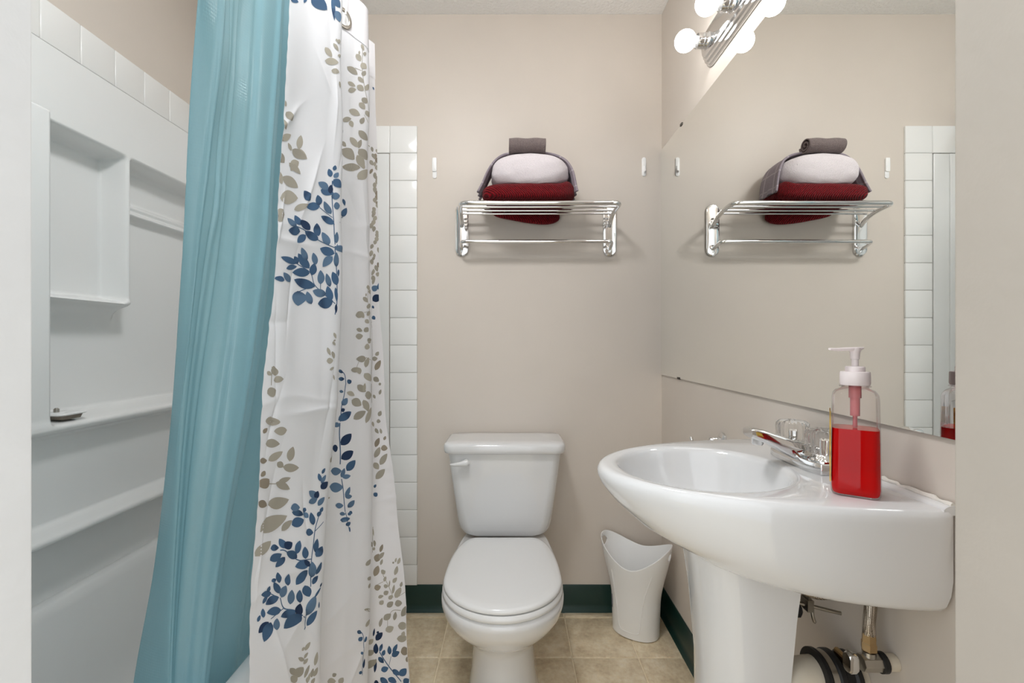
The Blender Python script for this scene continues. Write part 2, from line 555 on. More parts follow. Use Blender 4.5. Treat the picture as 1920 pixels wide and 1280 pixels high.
# ================================================================== TUB AND SURROUND
tub = thing('bathtub', (-0.80, 1.10, 0), 'white built-in bathtub along the left wall behind the curtain', 'bathtub')
TX0, TX1, TY0, TY1, RZ = -1.185, -0.494, FRONT + 0.001, BACK - 0.012, 0.445
cx, cy = (TX0 + TX1) / 2, (TY0 + TY1) / 2
def tub_ring(x0, x1, y0, y1, r, z):
    o = rrect((x1 - x0) / 2, (y1 - y0) / 2, r, 8) + np.array([(x0 + x1) / 2, (y0 + y1) / 2])
    return at_z(o, z)
rings = [tub_ring(TX0, TX1 - 0.02, TY0, TY1, 0.01, 0.0), tub_ring(TX0, TX1 - 0.005, TY0, TY1, 0.01, 0.36), tub_ring(TX0, TX1, TY0, TY1, 0.012, 0.40),
         tub_ring(TX0, TX1, TY0, TY1, 0.014, RZ - 0.012), tub_ring(TX0 + 0.006, TX1 - 0.010, TY0 + 0.006, TY1 - 0.006, 0.02, RZ),
         tub_ring(-1.142, -0.540, TY0 + 0.08, TY1 - 0.08, 0.09, RZ), tub_ring(-1.134, -0.547, TY0 + 0.087, TY1 - 0.087, 0.085, RZ - 0.006),
         tub_ring(-1.126, -0.556, TY0 + 0.095, TY1 - 0.095, 0.09, RZ - 0.03), tub_ring(-1.09, -0.60, TY0 + 0.14, TY1 - 0.14, 0.10, 0.20),
         tub_ring(-1.05, -0.64, TY0 + 0.19, TY1 - 0.18, 0.11, 0.11), tub_ring(-0.98, -0.70, TY0 + 0.26, TY1 - 0.25, 0.11, 0.09)]
link('basin', *loft(rings), M['acrylic'], tub, angle=60)

# moulded surround: a relief over (y, z) on the left wall
sur = thing('tub_surround', (-1.2, 1.10, 0.446), 'white moulded tub surround with recessed niches and shelf ledges', 'tub surround')
YS = np.arange(FRONT, BACK - 0.0005, 0.0045)
ZS = np.arange(0.4435, 1.850, 0.0045)
YY, ZZ = np.meshgrid(YS, ZS, indexing='ij')
X = np.full(YY.shape, -1.18)                        # flat frame
low = ZZ < 0.888
rec = (YY > 1.128) & (ZZ < 1.647) & (ZZ >= 0.888)    # big recess
X[rec] = -1.252
X[(YY <= 1.128) & (ZZ < 1.66) & (ZZ > 0.80)] = -1.122       # tall column
X[(YY <= 0.55) & (ZZ < 1.66) & (ZZ > 0.80)] = -1.18
# divider and niche shelf
X[(YY > 1.400) & (YY < 1.426) & (ZZ > 1.199) & (ZZ < 1.66)] = -1.18
sh = (YY > 1.128) & (YY < 1.426)
X[sh & (ZZ > 1.199) & (ZZ < 1.216)] = -1.176
cove_m = sh & (ZZ > 1.125) & (ZZ <= 1.199)
tt = (ZZ - 1.125) / 0.074
X[cove_m] = (-1.252 + 0.074 * (1 - np.sqrt(np.clip(1 - tt ** 2, 0, 1))))[cove_m]
# rail in the far niche
rl = (YY > 1.426)
X[rl & (ZZ > 1.515) & (ZZ < 1.530)] = -1.232
X[rl & (ZZ > 1.490) & (ZZ < 1.508)] = -1.222
# ledge 1 and the wall below it
X[(ZZ > 0.862) & (ZZ < 0.890)] = -1.118
X[(ZZ <= 0.862) & (ZZ > 0.628)] = -1.160
X[(ZZ <= 0.628) & (ZZ > 0.596)] = -1.104
X[(ZZ <= 0.596)] = -1.168
def blur(A, k):
    for ax in (0, 1):
        P = np.pad(A, [(k, k) if a == ax else (0, 0) for a in (0, 1)], mode='edge')
        A = sum(np.take(P, range(i, i + A.shape[ax]), axis=ax) for i in range(2 * k + 1)) / (2 * k + 1)
    return A
X = blur(blur(X, 1), 1)
V = np.stack([X, YY, ZZ], axis=-1).reshape(-1, 3)
nu, nv = X.shape
F = grid_faces(nu, nv)
link('long_panel', V, F, M['acrylic'], sur, angle=80)
# end panels with a ledge each
def end_panel(y, s):
    pr = [(0.0, 1.848), (0.012, 1.848), (0.014, 1.80), (0.012, 0.905), (0.055, 0.888), (0.062, 0.880), (0.058, 0.868), (0.014, 0.850), (0.014, 0.447), (0.0, 0.447)]
    rings = [np.array([(x, y - s * a, z) for a, z in pr]) for x in (-1.178, -0.56)]
    fl = [(0.0, 1.848), (0.009, 1.848), (0.009, 0.447), (0.0, 0.447)]
    body = loft(rings)
    edge = box(-0.56, -0.496, min(y, y - s * 0.011), max(y, y - s * 0.011), 0.447, 1.848)
    return join(body, edge)
o = link('end_panel', *end_panel(BACK - 0.0005, 1), M['acrylic'], sur, angle=35); bevel(o, 0.003)
o = link('end_panel', *end_panel(FRONT + 0.0005, -1), M['acrylic'], sur, angle=35)

# soap left on the ledge
soap = thing('soap_dish', (-1.165, 1.185, 0.8915), 'small soap tray left on the long surround ledge', 'soap dish')
sc_ = np.array([-1.160, 1.185])
link('tray', *loft([at_z(rrect(0.026, 0.026, 0.008) + sc_, 0.8915), at_z(rrect(0.029, 0.029, 0.008) + sc_, 0.9015)]), M['wood_soap'], soap)
link('soap_bar', *loft([at_z(rrect(0.030, 0.036, 0.012) + sc_, 0.9015), at_z(rrect(0.033, 0.040, 0.012) + sc_, 0.9045), at_z(rrect(0.030, 0.037, 0.012) + sc_, 0.908)]), M['acrylic'], soap)
link('knob', *lathe([(0.006, 0), (0.006, 0.008), (0.003, 0.011)], (-1.172, 1.18, 0.908), n=12), M['steel'], soap)

# added fill lamp on the ceiling, out of view, to brighten tub and floor
fill_dome = thing('added_fill_lamp', (-0.28, 0.72, 2.32), 'added round frosted fill lamp on the ceiling, out of view', 'fill lamp')
link('rim', *lathe([(0.150, 2.4165), (0.150, 2.395), (0.140, 2.392)], (-0.28, 0.72, 0), n=40), M['plastic'], fill_dome)
link('diffuser', *lathe([(0.138, 2.393), (0.130, 2.372), (0.105, 2.352), (0.06, 2.338), (0.001, 2.334)], (-0.28, 0.72, 0), n=40), M['fill_dome'], fill_dome, angle=180)

# ================================================================== SHOWER ROD, CURTAIN, LINER
rod = thing('shower_rod', (-0.47, 1.10, 1.975), 'curved chrome shower rod holding the curtain', 'curtain rod')
def rod_x(y): return -0.415 - 0.22 * ((y - 1.10) / 0.76) ** 2
ys = np.linspace(FRONT + 0.006, BACK - 0.016, 40)
link('bar', *tube([(rod_x(y), y, 1.985) for y in ys], 0.0115, 14), M['chrome'], rod)
for y, s in ((FRONT + 0.002, 1), (BACK - 0.012, -1)):
    link('flange', *lathe([(0.03, 0), (0.03, s * 0.006), (0.016, s * 0.012), (0.014, s * 0.03)], (rod_x(y), y, 1.985), 'Y', 24), M['chrome'], rod)

CZ = np.array([1.96, 1.7, 1.45, 1.2, .95, .7, .45, .25, .08])
L_ = [(-0.417, 0.866), (-0.421, 0.859), (-0.426, 0.843), (-0.427, 0.816), (-0.423, 0.78), (-0.423, 0.754), (-0.421, 0.732), (-0.42, 0.728), (-0.42, 0.728)]
F1_ = [(-0.372, 1.004), (-0.37, 0.996), (-0.369, 0.989), (-0.367, 0.982), (-0.374, 0.967), (-0.38, 0.938), (-0.383, 0.913), (-0.384, 0.898), (-0.384, 0.898)]
F2_ = [(-0.377, 1.2), (-0.374, 1.2), (-0.372, 1.2), (-0.369, 1.2), (-0.365, 1.196), (-0.359, 1.182), (-0.356, 1.149), (-0.354, 1.121), (-0.353, 1.106)]
R_ = [(-0.399, 1.33), (-0.392, 1.327), (-0.385, 1.324), (-0.377, 1.321), (-0.362, 1.315), (-0.342, 1.307), (-0.309, 1.291), (-0.285, 1.271), (-0.274, 1.252)]
def curtain_controls():
    rows = []
    for i in range(len(CZ)):
        l, a, b, r = (np.array(v[i]) for v in (L_, F1_, F2_, R_))
        m0 = l + (a - l) * 0.33 + np.array([-0.004, 0]); m1 = l + (a - l) * 0.70 + np.array([0.002, 0])
        v1 = (a + b) / 2 + np.array([-0.060, -0.045]); m2 = v1 + (b - v1) * 0.55 + np.array([0.004, 0.0])
        v2 = (b + r) / 2 + np.array([-0.042, -0.01])
        rows.append([l, m0, m1, a, v1, m2, b, v2, r])
    return np.array(rows)
CC = curtain_controls()
CU = np.array([0, 0.17, 0.34, 0.46, 0.58, 0.70, 0.82, 0.91, 1.0])
WV = rng.uniform(-1, 1, (14, 6))
CREASES = [(rng.uniform(0.02, 0.9), rng.uniform(0.15, 1.7), rng.uniform(-1.1, 1.1) + (0.6 if k % 2 else -0.6), rng.uniform(0.04, 0.11), rng.uniform(0.006, 0.014), rng.uniform(0.002, 0.0045) * (1 if k % 3 else -1)) for k in range(34)]
def curtain_point(u, z):
    """surface of the outer curtain; u across 0..1, z height"""
    u = np.atleast_1d(np.asarray(u, float)); z = np.atleast_1d(np.asarray(z, float))
    rows = cr(-CZ, CC, -z)                        # (n, 9, 2)
    i = np.clip(np.searchsorted(CU, u) - 1, 0, len(CU) - 2)
    n = np.arange(len(u))
    kn = CU
    def sl(k):
        k0, k1 = np.clip(k - 1, 0, 8), np.clip(k + 1, 0, 8)
        return (rows[n, k1] - rows[n, k0]) / (kn[k1] - kn[k0])[:, None]
    h = (kn[i + 1] - kn[i])[:, None]
    t = ((u - kn[i]) / (kn[i + 1] - kn[i]))[:, None]
    p = ((2 * t**3 - 3 * t**2 + 1) * rows[n, i] + (t**3 - 2 * t**2 + t) * h * sl(i) + (-2 * t**3 + 3 * t**2) * rows[n, i + 1] + (t**3 - t**2) * h * sl(i + 1))
    # soft wrinkles and packing creases
    w = np.zeros(len(u))
    for a in WV:
        w += 0.0015 * np.sin(u * (9 + 16 * a[0]) + z * (7 + 9 * a[1]) + 6 * a[2]) * np.sin(z * (5 + 5 * a[3]) + u * 8 * a[5] + 5 * a[4])
    for (uc, zc, an, ln, wd, am) in CREASES:
        a_, b_ = (u - uc) * 0.7, z - zc
        t_ = a_ * math.cos(an) + b_ * math.sin(an); n_ = -a_ * math.sin(an) + b_ * math.cos(an)
        w += am * np.exp(-(t_ / ln) ** 2) * np.exp(-np.abs(n_) / wd)
    w *= sstep(1.95, 1.6, z)
    w += 0.0004 * np.exp(-((u - 0.0) / 0.012) ** 2) * np.sin(z * 170 + 3 * np.sin(z * 23))
    w += 0.0008 * np.exp(-((u - 0.985) / 0.012) ** 2) * np.sin(z * 150 + 4 * np.sin(z * 19)) * sstep(1.2, 0.7, z)
    for zc in (1.30, 0.98, 0.66, 0.36):
        w += 0.0016 * np.exp(-np.abs(z - zc - 0.01 * np.sin(u * 11)) / 0.008)
    return np.column_stack([p[:, 0] + w, p[:, 1], z])

# --- the print: leaves given in cloth coordinates (u, z) as base, tip, half-width vector, tone
PRINT = []
STEMS = []
_P = """78,17344,809,17417,-90,-60,2;1580,17672,1368,17515,-155,-21,2;2022,17744,3299,17795,-276,-165,2;3668,18180,3829,17685,-123,-33,2;3906,17917,4220,17747,-217,-79,1;3817,18189,4195,18052,-191,-82,2;2995,16940,3557,16842,-201,-72,0;2964,16653,4074,16829,-51,-87,0;3707,17174,4105,17086,-111,-44,0;4149,17356,4149,17254,-153,-35,0;3928,17318,4026,17267,-72,-24,0;4102,17021,4281,16988,-141,-44,0;3478,16551,4104,16629,-59,-67,0;4074,16428,4166,16301,-117,-27,0;-161,15351,161,15271,-143,-38,0;159,15164,785,15082,-233,-84,0;-166,14985,223,14834,-144,-50,0;-147,14588,748,14805,167,-42,0;1562,14621,1728,14923,277,27,0;911,14535,2179,14507,-206,-98,0;843,14502,502,14616,140,29,0;-306,14310,306,14205,-224,-71,0;842,14114,1533,14376,202,-15,0;780,14234,1481,14156,-179,-62,0;7520,18443,7673,18325,-82,-41,0;7411,18234,7410,18132,-52,-18,0;7249,18098,7486,17992,-113,-74,0;7728,18314,7723,18203,-114,-37,0;7497,17947,7839,17918,-128,-96,0;6834,17632,7329,17605,-87,-89,0;7581,17649,7755,17839,122,9,0;7356,17560,7665,17502,-75,-61,0;6886,17278,7248,17283,-53,-62,0;6904,17063,7288,17221,26,-60,0;7329,17336,7664,17300,-89,-86,0;7790,17338,8004,17573,177,30,0;7578,17090,7902,17044,-113,-82,0;7448,16932,7773,16851,-105,-77,0;6941,16601,7509,16630,-72,-96,0;6628,16234,7048,16419,18,-58,0;6986,16353,7120,16226,-127,-58,0;7551,16420,7728,16635,128,4,0;7823,16834,8143,16748,-156,-65,0;7434,16228,8074,16125,-164,-98,0;6919,15919,7359,15782,-146,-84,0;7390,15769,7574,16032,135,14,0;7379,15724,8100,15625,-257,-132,0;6556,15519,7120,15429,-136,-135,0;7293,15570,7699,15302,-227,-89,0;6588,15085,7404,15312,17,-86,0;6584,15719,6721,15631,-60,-48,0;9761,16445,9810,16309,-49,-27,0;9778,16256,9907,16147,-55,-44,0;9710,16044,9832,15932,-61,-50,0;9886,18218,9942,18148,-27,-20,2;4685,15501,4529,15397,116,18,2;1251,14579,2154,14513,-193,-83,0;-288,14336,288,14204,-232,-63,0;681,14250,1665,14140,-180,-62,0;802,14277,1545,14363,2,-44,0;-251,13995,251,13793,-248,-52,0;271,13941,1475,13847,-210,-97,0;141,13517,1490,13644,33,-134,0;1251,13398,2154,13587,70,-56,0;-158,13168,530,13240,-5,-127,0;3912,14485,3985,14607,115,3,2;3755,14329,3627,14487,145,33,2;3923,14333,4203,14483,121,-17,1;3899,14297,4456,14193,-194,-88,2;3578,14051,2860,14113,164,80,1;3033,13970,3920,13993,-89,-93,2;3707,13971,3761,14167,153,13,3;3764,13915,4333,13998,16,-74,1;2287,13679,1891,13833,156,73,2;2911,13641,2811,13846,226,34,2;2966,13629,1984,13532,-10,82,2;3728,13547,3254,13764,189,52,1;3888,13723,4324,13788,26,-76,1;6638,14343,6723,14197,-52,-22,2;6628,13906,6791,14157,97,-12,2;3877,13346,3047,13439,126,70,2;1432,13084,799,13198,141,50,1;1725,13139,1308,13294,161,49,2;2371,13097,1663,13236,181,68,3;1726,13008,906,12974,11,87,2;2126,12976,1565,12780,-171,42,2;2919,12936,2031,13046,99,77,2;2902,13013,2791,13269,235,29,2;3587,12890,3137,13117,212,52,1;3985,12954,4055,13204,139,9,1;3909,12729,3073,12776,65,92,2;3999,12910,4814,12821,-315,-64,1;4707,13085,4878,12922,109,17,2;3817,12664,3337,12415,-160,49,1;4033,12457,4007,12772,149,11,1;4736,12748,4878,12531,64,9,2;1789,12391,357,12437,96,60,2;1809,12388,1510,12515,138,38,2;1763,12334,869,12243,-72,45,2;2378,12492,1914,12713,163,35,1;2565,12341,1756,12587,191,60,2;2608,12247,1512,12204,-13,87,2;2944,12439,2692,12665,168,26,1;2771,12216,2837,12461,221,-1,2;718,12019,-60,12031,40,50,2;1344,12012,631,12163,249,43,1;2989,11999,1646,12076,74,94,2;1965,11868,2012,11580,-495,-17,1;2842,11641,2537,11883,196,31,1;3629,11865,2866,11910,50,83,1;3295,12057,3229,12345,206,11,1;3784,12029,3570,12298,124,22,1;3948,11742,3205,11656,-62,111,2;3895,11757,3659,12043,150,29,2;4103,12079,3851,12348,165,33,2;4034,12030,4149,11719,-85,-7,2;4110,11680,4130,11492,-71,-2,3;4166,12418,4161,12259,-69,-3,2;6563,15527,7114,15421,-149,-141,0;6574,15108,7446,15288,-17,-97,0;7263,15564,7787,15334,-202,-88,0;7285,14965,8137,15382,259,-31,0;7380,15742,8157,15682,-211,-117,0;9755,12331,9931,12497,86,-48,1;9966,12390,10034,12613,82,-3,2;9738,12049,10090,12227,79,-85,3;9718,11916,9767,11834,-38,-17,2;9706,11625,9779,11522,-61,-30,2;7853,12352,7970,12225,-149,-20,0;8078,12246,8088,12130,-244,-17,0;7674,12131,7633,12045,-54,-1,0;7455,12022,7739,11903,-116,-41,0;7698,11740,7925,11884,151,-12,0;6998,11544,7451,11578,11,-83,0;7221,11654,7457,11493,-136,-41,0;7724,11554,7870,11694,126,-10,0;7528,11455,7779,11366,-116,-41,0;8248,11433,8319,11238,189,4,0;7077,11211,7372,11159,-28,-46,0;7482,11243,7711,11151,-121,-53,0;7064,11024,7414,11045,24,-74,0;7671,10905,7951,10963,85,-46,0;4040,11084,4171,10960,-69,-10,0;4138,10937,4017,10906,-28,16,0;9938,16436,10062,16343,-59,-41,0;9924,16307,9876,16121,-76,-15,4;9982,16212,10018,16041,-97,-39,4;9892,16064,9879,15913,-55,-15,0;9945,15975,10055,15851,-88,-53,0;9807,15828,9707,15647,-46,6,4;9892,15757,9907,15567,-69,-23,0;9965,15668,10035,15506,-72,-33,0;9958,15572,10013,15427,-78,-34,0;9884,15464,9887,15284,-75,-22,0;9879,15341,9892,15156,-77,-25,0;9961,15243,10039,15078,-91,-41,4;9999,15163,9944,14957,-84,-12,4;9875,15022,9897,14872,-77,-27,0;9986,14949,10014,14820,-91,-32,4;9938,14863,10062,14756,-71,-46,0;9804,14730,9881,14613,-61,-37,0;9790,14640,9866,14502,-68,-38,0;9829,14568,9770,14424,-49,2,0;9914,14506,9800,14335,-66,15,0;9858,14378,9742,14187,-64,13,0;9748,14270,9708,14095,-68,-5,0;9837,14194,9791,14020,-67,-3,0;9901,14086,9985,13927,-69,-30,0;9890,14002,9967,13886,-76,-38,0;9903,13907,9897,13755,-83,-14,0;9853,13798,9833,13664,-67,-6,0;9767,13669,9689,13517,-55,11,0;9944,13606,10056,13429,-63,-26,0;9728,13486,9671,13299,-64,3,0;9811,13406,9817,13278,-50,-9,0;9830,13328,9741,13180,-43,12,0;9711,13230,9745,13078,-63,-18,0;9941,13172,10059,13010,-70,-30,4;9849,13081,9922,12901,-71,-27,0;9793,12965,9720,12766,-49,10,0;9950,12894,9935,12762,-81,0,0;9754,12777,9817,12603,-73,-23,0;9818,12688,9753,12516,-50,6,0;651,10292,436,10472,194,5,0;546,10215,1085,10223,39,-60,0;158,10382,386,10307,-64,-23,0;264,9999,766,10038,114,-86,0;779,9418,565,9591,433,-26,0;1601,9289,860,9318,-54,79,0;173,9330,428,9402,112,-28,4;373,9139,1287,9067,18,-76,0;603,8837,1514,8917,161,-67,0;-13,8877,499,8852,52,-53,4;1959,8701,2075,8953,220,-38,0;1269,8748,1649,8630,-104,-36,0;1630,8630,2548,8522,17,-79,0;1445,8386,2131,8390,69,-52,0;1283,8397,2150,8179,-81,-54,0;39,8459,734,8517,283,-97,4;828,8074,2148,7999,131,-116,0;21,8223,694,8076,-109,-46,4;127,8688,417,8615,-126,-33,4;3989,10900,4137,10817,-60,-15,0;3724,10778,3887,10613,-75,-12,0;3961,10697,4079,10544,-89,-8,0;3692,10504,4033,10511,17,-61,0;3864,10313,4090,10376,52,-22,0;4100,10213,4169,10100,-40,-2,0;4844,8503,4455,8398,238,-40,0;6239,7340,6207,7304,-21,12,0;6522,10222,6668,10141,-31,-30,2;6521,10015,6726,9997,-7,-47,2;6821,9891,6998,9945,51,-52,2;6540,9723,6679,9687,-14,-33,1;6604,9377,6815,9532,84,-50,1;6552,9250,6695,9282,26,-45,3;6447,9042,6943,9189,69,-88,2;6278,8961,6511,8919,-8,-58,1;6510,8459,6881,8668,105,-87,3;6412,8418,6235,8434,-16,86,3;6529,8132,6947,8243,84,-101,3;6732,7816,7059,8006,121,-78,2;6226,7923,6564,7850,8,-93,1;6568,7700,6651,7897,65,-31,1;6593,7702,6884,7670,18,-58,1;6219,7571,6656,7449,5,-114,1;6754,7210,6895,7409,74,-39,1;6743,7209,7020,7159,16,-58,1;6452,7101,6709,7016,-2,-63,1;6871,6931,7149,7036,95,-61,1;6950,6829,7070,6737,-44,-11,2;3979,8242,4118,8334,77,-23,2;3942,8100,3783,8275,100,-2,2;3979,8056,4204,8194,101,-31,1;3998,7945,4414,8028,166,-67,3;3827,7818,3297,8004,114,41,1;3748,7791,3834,7931,144,-33,3;3329,7777,3824,7795,90,-63,1;3877,7643,4249,7753,126,-49,1;2279,7828,2786,7769,30,-76,1;3087,7637,3180,7709,108,-30,2;4015,7496,4168,7574,95,-30,2;7523,10768,7842,10749,-13,-76,0;7699,10901,7895,10867,-41,-31,0;7640,10473,7182,10467,-23,84,0;7647,10244,7803,10495,131,-22,0;9592,10419,9778,10421,1,-66,0;9711,10502,9831,10613,47,-35,0;6979,10199,7441,10214,22,-66,0;7272,10234,7406,10079,-107,-23,0;7614,10093,8037,9869,-165,-47,0;7292,9814,7730,9621,-95,-61,0;7603,9613,7648,9847,87,-11,0;6804,9671,7159,9563,-51,-48,0;7680,9524,8143,9510,35,-108,0;6999,9465,7479,9293,-111,-85,0;7586,9422,7893,9110,-178,-20,0;7025,9000,7710,9131,91,-86,0;7677,8832,8117,9199,164,-34,0;9631,9892,9797,9769,-56,-56,0;9691,10094,9880,10369,78,-39,4;9805,9732,9851,9653,-40,-14,0;9819,9393,9867,9540,44,-13,0;9612,9413,9673,9295,-39,-13,0;9748,8796,9851,8933,57,-32,0;9663,8661,9793,8642,-7,-55,0;9534,7972,9694,8202,63,-37,4;9471,7696,9671,7951,68,-46,0;9694,7906,9905,7866,-13,-81,4;9612,7468,9873,7728,69,-60,0;9438,7564,9561,7356,-78,-30,0;9456,7119,9742,7325,64,-77,0;9827,8113,9915,8211,38,-23,4;9600,8481,9685,8320,-48,-17,0;9529,8677,9555,8526,-40,-2,0;9782,8299,9760,8452,43,2,0;9395,6897,9461,6970,34,-27,2;9375,6677,9480,6738,46,-57,2;287,7702,2117,7719,325,-148,0;1841,7496,2394,7599,134,-61,0;96,7339,1135,7431,272,-92,0;2361,7747,3047,7599,-32,-54,2;2388,7515,3077,7505,118,-101,2;3349,7500,3031,7646,75,25,1;3648,7316,3476,7579,168,-15,2;3865,7440,4090,7505,97,-38,2;3213,7246,3653,7172,3,-68,2;5024,7011,4790,7357,-154,27,3;2084,7160,1693,7384,173,11,2;2004,7167,2431,7201,132,-80,3;1111,7310,1664,7234,7,-57,2;1100,7112,1818,7106,165,-86,2;2051,7010,1497,6932,-159,65,2;2745,6873,2091,7093,95,49,2;2705,6952,2846,7165,181,-45,2;3232,6764,3149,7002,200,-33,2;3803,6773,3894,7018,154,-35,2;3852,6683,4245,6807,206,-76,2;3459,6636,2664,6729,-70,95,2;3242,6650,3482,6664,160,-87,3;3381,6529,2799,6384,-203,92,2;3703,6329,3650,6634,236,-62,1;3925,6339,4173,6524,118,-42,2;3753,6196,4058,6291,107,-46,2;3313,6266,3611,5996,-249,22,2;4197,6043,4358,6092,49,-17,3;3478,5687,3932,5947,254,-89,1;3575,5481,4122,5626,161,-75,2;3870,5926,4256,6034,52,-22,2;4225,5641,4216,5768,51,-14,2;1791,6616,1642,6824,172,-20,2;1251,6738,1553,6727,54,-39,2;1816,6434,1389,6705,189,-10,2;2323,6467,2312,6672,185,-39,2;1917,6346,2203,6492,212,-65,1;2465,6115,2570,6347,221,-55,1;1263,6558,625,6632,-78,66,2;1025,6607,1150,6682,112,-31,2;783,6464,1076,6549,90,-31,2;1734,6397,956,6416,-137,82,2;2815,5913,1906,6022,-95,87,2;3073,6010,3022,6251,198,-42,2;3005,5790,3089,5995,236,-61,3;1905,6145,1042,6266,-66,83,2;859,6226,800,6386,139,-25,2;510,6231,664,6306,97,-29,2;1165,6098,580,6038,-169,73,3;1305,6060,927,5825,-282,87,2;1643,5860,1676,6050,219,-50,1;3158,5776,2107,5783,-207,126,2;3596,5032,3844,5122,86,-41,0;3416,5074,3565,5105,69,-32,0;3579,4860,3173,5018,54,20,0;3560,4900,3764,4953,61,-30,0;3526,4806,3770,4846,72,-38,0;2643,4979,3023,4749,-182,16,0;3018,4723,3534,4753,225,-111,0;2713,4729,3152,4698,171,-102,0;3583,4545,3857,4706,81,-34,0;3765,4424,3903,4551,66,-26,0;3953,4444,4059,4582,87,-33,0;4133,4607,4279,4820,115,-41,0;4071,4427,4313,4523,105,-46,0;3727,4413,3798,4512,84,-31,0;3957,4318,4141,4382,81,-39,0;6407,3357,6669,3235,7,-72,0;6562,3387,6685,3381,35,-52,0;6755,3155,6921,3187,70,-70,0;6595,6868,6795,6797,-6,-41,1;6881,6758,7025,6782,43,-41,2;6611,6711,6980,6653,23,-59,2;6644,6673,6861,6641,18,-35,1;6828,6533,7020,6556,55,-52,2;6977,6460,7015,6328,-31,7,2;9290,5861,9308,5647,-22,5,0;9207,5536,9219,5395,-46,12,0;9310,5541,9316,5366,-42,12,0;9259,5294,9310,5361,39,-27,0;7834,5336,8189,5395,126,-61,0;7993,4953,8230,4976,128,-60,0;8069,4744,8183,4833,91,-34,0;9456,5177,9543,5353,40,-29,4;9324,4979,9417,5150,87,-61,4;9409,5020,9561,5134,37,-48,0;9439,4849,9502,4979,31,-24,0;9246,4642,9380,4859,81,-60,4;9448,4626,9550,4650,33,-72,0;9501,4393,9555,4507,32,-28,0;9234,4341,9421,4308,22,-83,4;9488,4296,9596,4228,-8,-47,0;9617,4206,9640,4368,15,-9,0;9487,4070,9597,4102,30,-63,0;9347,4055,9480,4042,15,-48,0;9379,3872,9477,3924,40,-61,0;9596,3895,9688,3952,31,-52,0;9560,3714,9696,3781,40,-74,0;9746,3854,9882,4067,61,-65,0;9730,3698,9898,3646,10,-91,0;9757,4445,9842,4656,42,-32,0;9738,4757,9775,4795,19,-23,0;9805,4761,9852,4866,23,-17,0;9855,4693,9945,4834,34,-29,0;9706,4266,9808,4358,35,-48,0;9686,3990,9741,4207,29,-22,0;9870,4079,9929,4193,30,-27,0;9889,3297,9996,3521,72,-69,0;9478,3438,9635,3505,51,-86,0;9718,3291,9739,3502,42,-30,0;9386,3307,9441,3511,41,-33,0;9526,3132,9702,3134,32,-94,0;9795,3111,10034,2979,-1,-103,0;9767,2792,10033,2672,7,-98,0;9889,2778,9939,2886,44,-43,0;9838,2406,10048,2330,17,-119,4;9964,2079,10036,2206,42,-42,4;7952,3901,8271,3970,113,-55,0;8716,3969,8022,4303,-556,186,0;8993,3084,9204,3107,78,-76,0;8894,2884,9218,2830,95,-105,0;8795,2621,9288,2567,124,-122,0;7475,3976,7690,3845,-53,-19,2;7549,3727,7759,3743,71,-58,2;7877,3585,7974,3685,70,-33,2;7683,3402,7796,3391,23,-41,2;7909,2996,7970,3194,69,-29,3;7684,2954,7796,2986,77,-45,2;9207,3171,9248,3346,31,-20,3;9286,3032,9456,3134,58,-79,3;9324,3172,9359,3219,31,-32,3;9280,2704,9289,2960,74,-42,3;9211,2291,9272,2595,42,-28,3;9378,2704,9448,2860,37,-35,2;9445,2560,9497,2677,40,-39,2;9340,2591,9459,2371,-44,-12,2;9387,2238,9555,2197,18,-81,2;9602,2496,9597,2717,46,-24,2;9673,2484,9783,2653,35,-43,2;9647,2423,9810,2439,31,-83,2;9642,2093,9786,1865,-37,-30,2;9776,1851,9938,1931,55,-98,2;9358,2078,9526,1805,-47,-26,2;9527,1949,9700,1734,-31,-47,2;9176,2078,9307,1981,-15,-54,3;10001,1725,9999,1556,-19,10,3;9849,1620,9980,1636,39,-93,2"""
for _l in _P.split(';'):
    _v = [int(q) for q in _l.split(',')]
    PRINT.append(tuple(q / 1e4 for q in _v[:6]) + (_v[6],))
